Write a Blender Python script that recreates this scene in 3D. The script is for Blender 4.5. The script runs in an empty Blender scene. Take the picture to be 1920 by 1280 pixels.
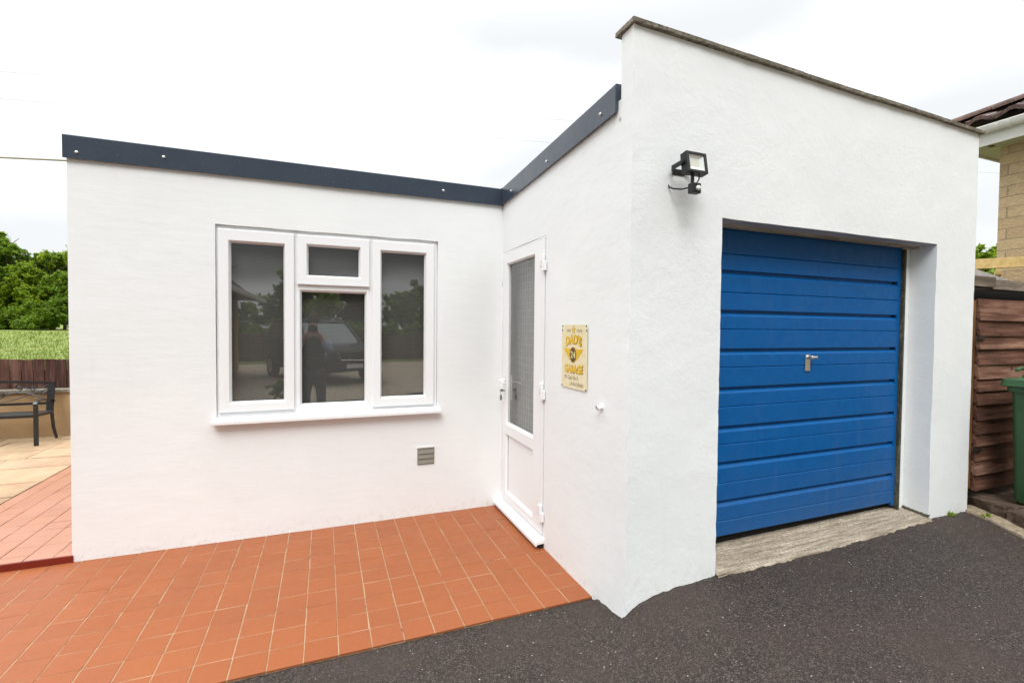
import bpy, bmesh, math, random
import numpy as np
from mathutils import Vector, Matrix, noise
random.seed(7); rng = np.random.default_rng(7)
R = math.radians
S = bpy.context.scene
COL = S.collection

# ------------------------------------------------------------------ camera
CP = Vector((-1.4503, -3.9194, 1.5556)); YAW, PITCH, ROLL, FPX = 0.3760, -0.02644, 0.00935, 891.0
fw = Vector((math.sin(YAW)*math.cos(PITCH), math.cos(YAW)*math.cos(PITCH), math.sin(PITCH)))
rt = Vector((math.cos(YAW), -math.sin(YAW), 0)); up = rt.cross(fw)
r2 = rt*math.cos(ROLL)+up*math.sin(ROLL); u2 = up*math.cos(ROLL)-rt*math.sin(ROLL)
cam = bpy.data.cameras.new('camera'); camo = bpy.data.objects.new('camera', cam); COL.objects.link(camo)
M = Matrix((r2, u2, -fw)).transposed().to_4x4(); M.translation = CP; camo.matrix_world = M
cam.sensor_width = 36; cam.lens = FPX*36/1920; cam.clip_start = 0.02; cam.clip_end = 2000
S.camera = camo

# ------------------------------------------------------------------ world: overcast sky over a Nishita sky
SUN_EL, SUN_AZ = R(50), R(-150)      # azimuth measured from +Y towards +X; the sun sits behind and to the left
W = bpy.data.worlds.new('World'); S.world = W; W.use_nodes = True
nt = W.node_tree; N = nt.nodes; L = nt.links; N.clear()
out = N.new('ShaderNodeOutputWorld'); bg = N.new('ShaderNodeBackground'); bg.inputs[1].default_value = 0.12
sky = N.new('ShaderNodeTexSky'); sky.sky_type = 'NISHITA'; sky.sun_disc = False
sky.sun_elevation = SUN_EL; sky.sun_rotation = SUN_AZ; sky.dust_density = 3
tc = N.new('ShaderNodeTexCoord'); sep = N.new('ShaderNodeSeparateXYZ'); L.new(tc.outputs['Generated'], sep.inputs[0])
def wm(op, a, b=None, clamp=False):
    n = N.new('ShaderNodeMath'); n.operation = op; n.use_clamp = clamp
    for i, v in enumerate((a, b)):
        if v is None: continue
        if isinstance(v, (int, float)): n.inputs[i].default_value = v
        else: L.new(v, n.inputs[i])
    return n.outputs[0]
mp = N.new('ShaderNodeMapping'); mp.inputs['Scale'].default_value = (1, 1, 2.6); mp.inputs['Location'].default_value = (4.1, 2.3, .6); L.new(tc.outputs['Generated'], mp.inputs[0])
nz = N.new('ShaderNodeTexNoise'); nz.inputs['Scale'].default_value = 1.7; nz.inputs['Detail'].default_value = 5; nz.inputs['Roughness'].default_value = .48
L.new(mp.outputs[0], nz.inputs['Vector'])
# brightness: bright overall; a heavy dark bank to the south (-Y) above a bright strip on the horizon
def mr(v, a, b, c, d, sm=True):
    n = N.new('ShaderNodeMapRange'); n.interpolation_type = 'SMOOTHSTEP' if sm else 'LINEAR'
    L.new(v, n.inputs[0])
    for i, x in enumerate((a, b, c, d)): n.inputs[i+1].default_value = x
    return n.outputs[0]
back = mr(sep.outputs['Y'], -.15, -.75, 0, 1)
wob = wm('MULTIPLY', wm('SUBTRACT', nz.outputs[0], .5), .12)
zz = wm('ADD', sep.outputs['Z'], wob)
bank = wm('MULTIPLY', wm('MULTIPLY', mr(zz, .075, .12, 0, 1), mr(zz, .32, .75, 1, 0)), back)
cl = mr(nz.outputs[0], .38, .66, .50, .70)
base = wm('MULTIPLY', cl, mr(sep.outputs['Z'], .50, .85, 1.0, 2.9))
lum = wm('MULTIPLY', base, wm('SUBTRACT', 1.0, wm('MULTIPLY', bank, .72)))
lum = wm('MULTIPLY', lum, 12.0)
rgb = N.new('ShaderNodeVectorMath'); rgb.operation = 'SCALE'; rgb.inputs[0].default_value = (.970, 1.0, 1.018); L.new(lum, rgb.inputs['Scale'])
mx = N.new('ShaderNodeMix'); mx.data_type = 'RGBA'; mx.inputs['Factor'].default_value = .95
L.new(sky.outputs[0], mx.inputs['A']); L.new(rgb.outputs[0], mx.inputs['B'])
L.new(mx.outputs['Result'], bg.inputs[0]); L.new(bg.outputs[0], out.inputs[0])

sl = bpy.data.lights.new('sun', 'SUN'); sl.energy = 1.5; sl.angle = R(30); sl.color = (1, .98, .95)
so = bpy.data.objects.new('sun', sl); COL.objects.link(so)
sd = Vector((math.sin(SUN_AZ)*math.cos(SUN_EL), math.cos(SUN_AZ)*math.cos(SUN_EL), math.sin(SUN_EL)))
so.rotation_euler = (-sd).to_track_quat('-Z', 'Y').to_euler(); so.location = (-6, -8, 12)
S.view_settings.view_transform = 'Standard'; S.view_settings.look = 'None'
S.view_settings.exposure = 0.43; S.view_settings.gamma = 1
S.cycles.max_bounces = 8

# ------------------------------------------------------------------ materials
MATS = {}
class NT:
    def __init__(s, name):
        s.mt = bpy.data.materials.new(name); s.mt.use_nodes = True; s.t = s.mt.node_tree; s.n = s.t.nodes; s.l = s.t.links
        s.b = s.n['Principled BSDF']; s.o = s.n['Material Output']; MATS[name] = s.mt
        s.c = s.n.new('ShaderNodeTexCoord').outputs['Object']
        g = s.n.new('ShaderNodeNewGeometry'); s.pos = g.outputs['Position']; s.isl = g.outputs['Random Per Island']; s.nrm = g.outputs['Normal']
    def set(s, **k):
        for a, v in k.items():
            i = s.b.inputs[a.replace('_', ' ')]
            if hasattr(v, 'is_output') or isinstance(v, bpy.types.NodeSocket): s.l.new(v, i)
            else: i.default_value = (*v, 1) if isinstance(v, tuple) and len(v) == 3 else v
        return s
    def noise(s, sc, det=4, ro=.55, vec=None, stretch=None, out=0, dist=0):
        v = vec or s.pos
        if stretch:
            q = s.n.new('ShaderNodeMapping'); q.inputs['Scale'].default_value = stretch; s.l.new(v, q.inputs[0]); v = q.outputs[0]
        n = s.n.new('ShaderNodeTexNoise'); n.inputs['Scale'].default_value = sc; n.inputs['Detail'].default_value = det
        n.inputs['Roughness'].default_value = ro; n.inputs['Distortion'].default_value = dist; s.l.new(v, n.inputs['Vector']); return n.outputs[out]
    def vor(s, sc, feat='F1', out='Distance', rnd=1.0, vec=None):
        n = s.n.new('ShaderNodeTexVoronoi'); n.feature = feat; n.inputs['Scale'].default_value = sc; n.inputs['Randomness'].default_value = rnd
        s.l.new(vec or s.pos, n.inputs['Vector']); return n.outputs[out]
    def ramp(s, v, stops, interp='LINEAR'):
        n = s.n.new('ShaderNodeValToRGB'); cr = n.color_ramp; cr.interpolation = interp
        while len(cr.elements) < len(stops): cr.elements.new(.5)
        for e, (p, c) in zip(cr.elements, stops): e.position = p; e.color = (*c, 1) if len(c) == 3 else c
        s.l.new(v, n.inputs[0]); return n.outputs[0]
    def g(s, v, a, b, c=0., d=1.): 
        n = s.n.new('ShaderNodeMapRange'); s.l.new(v, n.inputs[0])
        for i, x in enumerate((a, b, c, d)): n.inputs[i+1].default_value = x
        return n.outputs[0]
    def m(s, op, a, b=None, clamp=False):
        n = s.n.new('ShaderNodeMath'); n.operation = op; n.use_clamp = clamp
        for i, v in enumerate((a, b)):
            if v is None: continue
            if isinstance(v, (int, float)): n.inputs[i].default_value = v
            else: s.l.new(v, n.inputs[i])
        return n.outputs[0]
    def mix(s, f, a, b, mode='MIX'):
        n = s.n.new('ShaderNodeMix'); n.data_type = 'RGBA'; n.blend_type = mode
        for k, v in (('Factor', f), ('A', a), ('B', b)):
            i = n.inputs[k]
            if isinstance(v, (int, float)): i.default_value = v
            elif isinstance(v, tuple): i.default_value = (*v, 1)
            else: s.l.new(v, i)
        return n.outputs['Result']
    def sepx(s, v=None):
        n = s.n.new('ShaderNodeSeparateXYZ'); s.l.new(v or s.pos, n.inputs[0]); return n.outputs
    def bump(s, h, dist=.003, st=1.0, nrm=None):
        n = s.n.new('ShaderNodeBump'); n.inputs['Distance'].default_value = dist; n.inputs['Strength'].default_value = st
        s.l.new(h, n.inputs['Height'])
        if nrm: s.l.new(nrm, n.inputs['Normal'])
        s.l.new(n.outputs[0], s.b.inputs['Normal']); return n.outputs[0]
def plain(name, col, rough=.5, metal=0., var=.12, bump=0., bsc=200, spec=.5):
    t = NT(name)
    c2 = tuple(min(1, x*(1+var)) for x in col); c1 = tuple(x*(1-var) for x in col)
    t.set(Base_Color=t.ramp(t.noise(9, 5), [(.3, c1), (.7, c2)]), Roughness=t.g(t.noise(30, 3), .3, .7, max(0, rough-.06), min(1, rough+.06)), Metallic=metal)
    t.b.inputs['Specular IOR Level'].default_value = spec
    if bump: t.bump(t.noise(bsc, 4), bump)
    return t.mt

# painted smooth render
def render_mat(name, rough_tex):
    t = NT(name)
    big = t.noise(1.1, 4, .5); med = t.noise(6, 5, .6)
    c = t.mix(t.g(big, .35, .7), (.775, .80, .802), (.815, .838, .838))
    z = t.sepx()[2]
    # grime splashed up from the ground, in broken patches
    low = t.m('MULTIPLY', t.g(z, .34 if rough_tex else .12, .12 if rough_tex else .0, 0, 1), t.g(t.noise(22, 6, .65), .52, .72))
    c = t.mix(t.m('MULTIPLY', low, .45), c, (.42, .38, .33))
    if rough_tex:
        streak = t.g(t.noise(7, 5, .6, stretch=(1, 1, .35)), .62, .8)
        c = t.mix(t.m('MULTIPLY', streak, .10), c, (.6, .58, .54))
    drip = t.m('MULTIPLY', t.g(t.noise(11, 5, .6, stretch=(1, 1, .10)), .56, .80), t.g(t.noise(1.9, 3), .45, .65)); c = t.mix(t.m('MULTIPLY', drip, .10), c, (.55, .54, .49))
    t.set(Base_Color=c, Roughness=.82); t.b.inputs['Specular IOR Level'].default_value = .25
    if rough_tex:
        peb = t.noise(130, 3, .6); lump = t.noise(38, 4, .6); trow = t.noise(7, 3, .5)
        msk = t.g(t.noise(2.3, 3), .38, .62, .35, 1)
        h = t.m('ADD', t.m('MULTIPLY', t.m('MULTIPLY', peb, .30), msk), t.m('ADD', t.m('MULTIPLY', t.m('MULTIPLY', lump, .8), msk), t.m('MULTIPLY', trow, .9)))
        t.bump(h, .0028, 1.0)
    else:
        fine = t.noise(170, 3, .6); trow = t.noise(9, 5, .62, stretch=(.45, 1, 1.9)); wv = t.noise(2.6, 2, .5)
        h = t.m('ADD', t.m('MULTIPLY', fine, .12), t.m('ADD', t.m('MULTIPLY', trow, .55), t.m('MULTIPLY', wv, 1.2)))
        t.bump(h, .0034, 1.0)
    return t.mt
render_mat('render_smooth', False); render_mat('render_rough', True)
t = NT('pvc'); t.set(Base_Color=(.815, .83, .84), Roughness=.32); t.b.inputs['Specular IOR Level'].default_value = .4
plain('gasket', (.03, .03, .03), .6)
plain('rubber', (.02, .02, .02), .7)
plain('black_paint', (.012, .012, .013), .42, spec=.4)
plain('bench_black', (.012, .012, .014), .35)
plain('silver', (.62, .62, .60), .32, .9, var=.05)
plain('screw_cap', (.75, .74, .72), .3, .6, var=.04)
plain('white_plastic', (.8, .8, .8), .35, var=.03)
plain('riser_red', (.16, .014, .006), .35, var=.25)
plain('lens', (.66, .69, .67), .25, var=.02)
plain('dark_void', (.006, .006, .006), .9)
plain('skin', (.55, .31, .22), .5); plain('shirt_blue', (.42, .5, .66), .8); plain('dark_cloth', (.05, .047, .05), .85)
plain('hair', (.05, .03, .02), .7)
plain('interior', (.30, .29, .27), .9, var=.1)

t = NT('fascia_metal')       # slate grey coated steel
t.set(Base_Color=t.ramp(t.noise(3, 4), [(.3, (.031, .044, .064)), (.7, (.039, .053, .076))]), Roughness=t.g(t.noise(40, 4), .3, .7, .20, .28)); t.b.inputs['Specular IOR Level'].default_value = .6
t.bump(t.noise(5, 2), .003)

t = NT('blue_paint')         # faded, dusty blue steel
x, y, z = t.sepx()
dust = t.m('MULTIPLY', t.g(z, .75, .28, 0, 1), t.g(t.noise(5, 5, .6), .3, .7, .45, 1))
chalk = t.g(t.noise(3.3, 6, .65, stretch=(1, 1, 1.4)), .48, .74)
c = t.mix(t.g(t.noise(14, 4), .3, .7), (.0008, .086, .285), (.0014, .100, .325))
c = t.mix(t.m('MULTIPLY', chalk, .14), c, (.05, .12, .28))
c = t.mix(t.m('MULTIPLY', dust, .42), c, (.06, .11, .21))
strk = t.m('MULTIPLY', t.g(t.noise(16, 5, .65, stretch=(1, 1, .10)), .52, .78), t.g(t.noise(2.6, 3), .4, .65)); c = t.mix(t.m('MULTIPLY', strk, .30), c, (.07, .13, .24))
spk = t.g(t.vor(34), .045, .02); c = t.mix(t.m('MULTIPLY', spk, t.g(t.noise(11, 2), .6, .62)), c, (.55, .6, .65))
t.set(Base_Color=c, Roughness=t.g(t.noise(26, 5), .3, .7, .36, .54)); t.b.inputs['Specular IOR Level'].default_value = .2; t.bump(t.noise(18, 3), .0012)

t = NT('tile_red')           # quarry tiles: every tile is an island
iv = t.isl
c = t.ramp(iv, [(0, (.293, .088, .029)), (.35, (.308, .092, .030)), (.7, (.318, .097, .031)), (1, (.300, .090, .031))])
c = t.mix(t.g(t.noise(2.2, 5, .6), .45, .75, 0, .4), c, (.25, .080, .036))
c = t.mix(t.g(t.noise(55, 5, .7), .5, .8, 0, .35), c, (.38, .14, .065))
spk = t.g(t.vor(16), .035, .02); c = t.mix(t.m('MULTIPLY', spk, t.g(t.noise(9, 2), .6, .62)), c, (.08, .04, .03))
t.set(Base_Color=c, Roughness=t.g(t.noise(12, 5, .6), .3, .7, .40, .56)); t.b.inputs['Specular IOR Level'].default_value = .32
t.bump(t.noise(26, 4, .6), .0015)
t = NT('tile_terrace')
c = t.ramp(t.isl, [(0, (.40, .18, .105)), (.5, (.44, .20, .115)), (1, (.42, .19, .11))])
c = t.mix(t.g(t.noise(3, 5), .4, .7, 0, .5), c, (.48, .23, .15))
t.set(Base_Color=c, Roughness=.33); t.b.inputs['Specular IOR Level'].default_value = .6
t = NT('grout')
c = t.ramp(t.noise(7, 6, .65), [(.29, (.05, .035, .026)), (.40, (.33, .205, .12)), (.62, (.42, .295, .185)), (.8, (.37, .18, .09))])
t.set(Base_Color=c, Roughness=.9); t.bump(t.noise(200, 3), .002)
t = NT('grout_dark')
t.set(Base_Color=t.ramp(t.noise(9, 5), [(.3, (.06, .03, .02)), (.7, (.20, .09, .06))]), Roughness=.9)

t = NT('asphalt')
st = t.vor(175, out='Color'); stv = t.sepx(st)[0]
c = t.ramp(stv, [(0, (.011, .0080, .0066)), (.5, (.030, .0225, .0188)), (.8, (.056, .0430, .0360)), (1, (.115, .093, .078))])
c = t.mix(t.g(t.noise(2.0, 5, .6), .4, .68, 0, .55), c, (.058, .039, .030))
c = t.mix(t.g(t.noise(14, 5, .65), .55, .75, 0, .5), c, (.026, .020, .018))
c2 = t.sepx(t.vor(42, out='Color')); w = t.m('MULTIPLY', t.m('GREATER_THAN', c2[1], .991), t.m('LESS_THAN', t.vor(42), .16))
c = t.mix(w, c, (.45, .42, .37))
c3 = t.sepx(t.vor(75, out='Color')); w3 = t.m('MULTIPLY', t.m('GREATER_THAN', c3[1], .982), t.m('LESS_THAN', t.vor(75), .25))
c = t.mix(w3, c, (.33, .29, .25))
t.set(Base_Color=c, Roughness=t.g(stv, 0, 1, .62, .9)); t.b.inputs['Specular IOR Level'].default_value = .4
h = t.m('ADD', t.m('MULTIPLY', t.m('SUBTRACT', 1.0, t.vor(210)), .6), t.m('MULTIPLY', t.noise(60, 4), .8)); t.bump(h, .0045, 1.0)

t = NT('concrete')
br = t.noise(30, 6, .75, stretch=(.12, 1.6, 1))
c = t.ramp(br, [(.32, (.10, .075, .05)), (.44, (.30, .25, .18)), (.58, (.47, .40, .31)), (.74, (.62, .55, .45))])
c = t.mix(t.g(t.noise(75, 6, .8), .48, .62, 0, .85), c, (.13, .10, .07))
c = t.mix(t.g(t.noise(4, 4), .5, .72, 0, .5), c, (.23, .19, .145))
t.set(Base_Color=c, Roughness=.92); t.bump(t.m('ADD', br, t.m('MULTIPLY', t.noise(140, 4), .4)), .010, 1)
t = NT('kerb_concrete')
t.set(Base_Color=t.ramp(t.noise(26, 7, .7), [(.3, (.16, .12, .08)), (.55, (.33, .26, .18)), (.8, (.44, .37, .28))]), Roughness=.95); t.bump(t.noise(70, 5), .008)
t = NT('coping_stone')
c = t.ramp(t.noise(22, 7, .7), [(.3, (.085, .075, .055)), (.5, (.25, .22, .175)), (.75, (.40, .36, .30))])
c = t.mix(t.g(t.noise(48, 4), .56, .66), c, (.10, .11, .055))
t.set(Base_Color=c, Roughness=.95); t.bump(t.noise(60, 6, .7), .012)
t = NT('lintel_paint')
t.set(Base_Color=t.ramp(t.noise(8, 5), [(.3, (.40, .38, .37)), (.7, (.55, .53, .51))]), Roughness=.8); t.bump(t.noise(40, 5), .004)
t = NT('old_timber_head')
t.set(Base_Color=t.ramp(t.noise(14, 6, .7, stretch=(.2, 1, 1)), [(.3, (.22, .18, .15)), (.55, (.42, .37, .32)), (.8, (.5, .46, .42))]), Roughness=.85); t.bump(t.noise(40, 5), .004)
t = NT('mossy_timber')
t.set(Base_Color=t.ramp(t.noise(30, 6, .7, stretch=(1, 1, .3)), [(.3, (.018, .022, .012)), (.55, (.075, .07, .045)), (.8, (.22, .20, .15))]), Roughness=.95); t.bump(t.noise(60, 6), .01)

def wood(name, dark, mid, lite, axis, rough=.8, sc=1.):
    t = NT(name); st = [3.0, 3.0, 3.0]; st[axis] = .22
    a = t.noise(9*sc, 7, .68, stretch=tuple(st)); off = t.g(t.isl, 0, 1, -.1, .1)
    c = t.ramp(t.m('ADD', a, off), [(.27, dark), (.5, mid), (.75, lite)])
    c = t.mix(t.g(t.noise(2.6, 5, .6), .5, .7, 0, .55), c, dark)
    kn = t.g(t.vor(4.2), .09, .04); c = t.mix(t.m('MULTIPLY', kn, .75), c, tuple(x*.3 for x in dark))
    t.set(Base_Color=c, Roughness=rough); t.b.inputs['Specular IOR Level'].default_value = .3; t.bump(a, .004); return t.mt
wood('gate_wood', (.034, .014, .009), (.135, .060, .038), (.32, .185, .13), 0)
wood('gate_batten', (.12, .05, .015), (.26, .12, .04), (.40, .21, .08), 2)
wood('fence_wood', (.028, .012, .009), (.085, .038, .028), (.19, .098, .075), 2)
wood('sleeper_wood', (.022, .014, .010), (.095, .062, .043), (.25, .19, .14), 1)
wood('new_timber', (.42, .28, .10), (.60, .43, .18), (.70, .54, .27), 0, sc=.6)
wood('grey_timber', (.05, .038, .03), (.17, .135, .105), (.36, .31, .26), 0)
wood('back_fence_wood', (.06, .035, .025), (.12, .07, .05), (.2, .12, .09), 2)

t = NT('garden_render')
t.set(Base_Color=t.ramp(t.noise(2.2, 6, .6), [(.3, (.34, .225, .115)), (.7, (.44, .30, .165))]), Roughness=.9); t.bump(t.noise(90, 4), .004)
t = NT('sandstone')
c = t.ramp(t.isl, [(0, (.31, .20, .115)), (.5, (.47, .335, .20)), (1, (.38, .245, .155))])
c = t.mix(t.g(t.noise(5, 6, .65, stretch=(1, .4, 1)), .4, .7, 0, .6), c, (.54, .40, .25))
c = t.mix(t.g(t.noise(2.1, 4), .55, .7, 0, .5), c, (.40, .21, .12))
t.set(Base_Color=c, Roughness=.8); t.bump(t.noise(30, 6), .005)
plain('joint_dark', (.06, .036, .022), .95, var=.4)

t = NT('house_block')
n = t.n.new('ShaderNodeTexBrick'); n.offset = .5; n.inputs['Scale'].default_value = 1; n.inputs['Brick Width'].default_value = .42; n.inputs['Row Height'].default_value = .128
n.inputs['Mortar Size'].default_value = .006; n.inputs['Mortar Smooth'].default_value = .3; n.inputs['Bias'].default_value = 0
n.inputs['Color1'].default_value = (.47, .335, .19, 1); n.inputs['Color2'].default_value = (.56, .42, .25, 1); n.inputs['Mortar'].default_value = (.40, .30, .19, 1)
cv = t.n.new('ShaderNodeCombineXYZ'); px = t.sepx(); t.l.new(t.m('ADD', px[0], px[1]), cv.inputs[0]); t.l.new(px[2], cv.inputs[1]); t.l.new(cv.outputs[0], n.inputs['Vector'])
c = t.mix(t.g(t.noise(14, 6, .7), .4, .7, 0, .4), n.outputs['Color'], (.35, .24, .13))
t.set(Base_Color=c, Roughness=.9); t.bump(t.m('ADD', t.m('MULTIPLY', n.outputs['Fac'], -1.5), t.noise(30, 6, .65)), .016)
plain('house_upvc', (.74, .73, .70), .35, var=.03)
plain('soffit_cream', (.56, .53, .40), .5, var=.04)
t = NT('roof_tile')
c = t.ramp(t.m('ADD', t.noise(10, 7, .7), t.g(t.isl, 0, 1, -.12, .12)), [(.3, (.030, .017, .014)), (.55, (.10, .056, .045)), (.8, (.20, .13, .10))])
c = t.mix(t.g(t.noise(28, 5), .6, .7), c, (.14, .15, .08))
t.set(Base_Color=c, Roughness=.9); t.bump(t.noise(50, 6), .01)
t = NT('flat_roof'); t.set(Base_Color=t.ramp(t.noise(20, 5), [(.3, (.05, .05, .05)), (.7, (.1, .1, .1))]), Roughness=.95)

def leafmat(name, a, b, c_):
    t = NT(name); c = t.ramp(t.isl, [(0, a), (.55, b), (1, c_)])
    c = t.mix(t.g(t.noise(.9, 3), .4, .62, 0, .5), c, a)
    t.set(Base_Color=c, Roughness=.5); t.b.inputs['Specular IOR Level'].default_value = .35
    tr = t.n.new('ShaderNodeBsdfTranslucent'); t.l.new(c, tr.inputs[0]); ms = t.n.new('ShaderNodeMixShader'); ms.inputs[0].default_value = .55
    t.l.new(t.b.outputs[0], ms.inputs[1]); t.l.new(tr.outputs[0], ms.inputs[2]); t.l.new(ms.outputs[0], t.o.inputs[0]); return t.mt
leafmat('leaf_bright', (.14, .23, .014), (.31, .44, .018), (.50, .58, .05))
leafmat('leaf_mid', (.09, .165, .012), (.20, .33, .02), (.34, .45, .038))
leafmat('leaf_dark', (.010, .028, .007), (.022, .052, .010), (.045, .085, .016))
leafmat('grass_blade', (.13, .19, .028), (.20, .26, .040), (.32, .34, .09))
plain('bark', (.075, .055, .04), .9, bump=.01, bsc=30)
t = NT('meadow')
c = t.ramp(t.noise(2.6, 7, .7, stretch=(1, .5, 1)), [(.3, (.12, .18, .026)), (.5, (.20, .26, .042)), (.72, (.33, .35, .10))])
yl = t.m('MULTIPLY', t.g(t.vor(3.5), .06, .03), .8); c = t.mix(yl, c, (.55, .42, .03))
t.set(Base_Color=c, Roughness=.9); t.bump(t.noise(9, 6, .7), .09)
t = NT('ground_mat'); t.set(Base_Color=t.ramp(t.noise(3, 7, .7), [(.3, (.05, .07, .02)), (.7, (.12, .12, .05))]), Roughness=.95)
t = NT('gravel_mat')
t.set(Base_Color=t.ramp(t.sepx(t.vor(38, out='Color'))[0], [(0, (.20, .15, .10)), (.5, (.44, .35, .25)), (1, (.72, .61, .47))]), Roughness=.9); t.bump(t.vor(38), .015)
t = NT('bin_green')
t.set(Base_Color=t.ramp(t.noise(6, 5), [(.3, (.022, .080, .028)), (.7, (.034, .100, .038))]), Roughness=t.g(t.noise(30, 4), .3, .7, .4, .55)); t.bump(t.noise(90, 3), .0012)
t = NT('sign_tin')
x, y, z = t.sepx()
c = t.ramp(t.noise(14, 5), [(.3, (.74, .64, .38)), (.7, (.80, .74, .52))])
t.set(Base_Color=c, Roughness=.32)
plain('sign_yellow', (.80, .50, .008), .32, var=.1); plain('sign_brown', (.13, .07, .018), .35); plain('sign_ink', (.22, .19, .10), .4); plain('sign_cream', (.75, .68, .3), .35)
plain('vent_grey', (.23, .215, .18), .5, var=.08)
t = NT('blind'); x, y, z = t.sepx()
sw = t.n.new('ShaderNodeTexWave'); sw.bands_direction = 'Z'; sw.inputs['Scale'].default_value = 30; sw.inputs['Distortion'].default_value = .4; sw.inputs['Detail'].default_value = 2; t.l.new(t.pos, sw.inputs['Vector'])
t.set(Base_Color=t.mix(sw.outputs[1], (.075, .072, .069), (.12, .116, .111)), Roughness=.9)
plain('net_cloth', (.27, .27, .26), .9, var=.08); plain('net_line', (.50, .50, .49), .9)
# glazing
t = NT('glazing')
gl = t.n.new('ShaderNodeBsdfGlossy'); gl.inputs['Roughness'].default_value = .012; tr = t.n.new('ShaderNodeBsdfTransparent'); tr.inputs[0].default_value = (.86, .88, .87, 1)
fr = t.n.new('ShaderNodeLayerWeight'); fr.inputs[0].default_value = .5; sch = t.m('ADD', t.m('MULTIPLY', t.m('POWER', fr.outputs['Facing'], 4.0), .8), .155); ms = t.n.new('ShaderNodeMixShader')
t.l.new(sch, ms.inputs[0]); t.l.new(tr.outputs[0], ms.inputs[1]); t.l.new(gl.outputs[0], ms.inputs[2]); t.l.new(ms.outputs[0], t.o.inputs[0])
bw = t.n.new('ShaderNodeBump'); bw.inputs['Distance'].default_value = .0012; bw.inputs['Strength'].default_value = .35; t.l.new(t.noise(3.5, 1), bw.inputs['Height']); t.l.new(bw.outputs[0], gl.inputs['Normal'])
plain('car_paint', (.055, .062, .07), .22, .4); plain('car_glass', (.22, .25, .25), .08, .5, spec=1.); plain('car_black', (.012, .012, .012), .5); plain('headlight', (.7, .7, .72), .15, .3); plain('chrome', (.7, .7, .7), .15, 1.); plain('plate', (.75, .75, .75), .4)
plain('cable_tan', (.32, .27, .2), .7); plain('cable_grey', (.6, .61, .63), .7)

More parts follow.
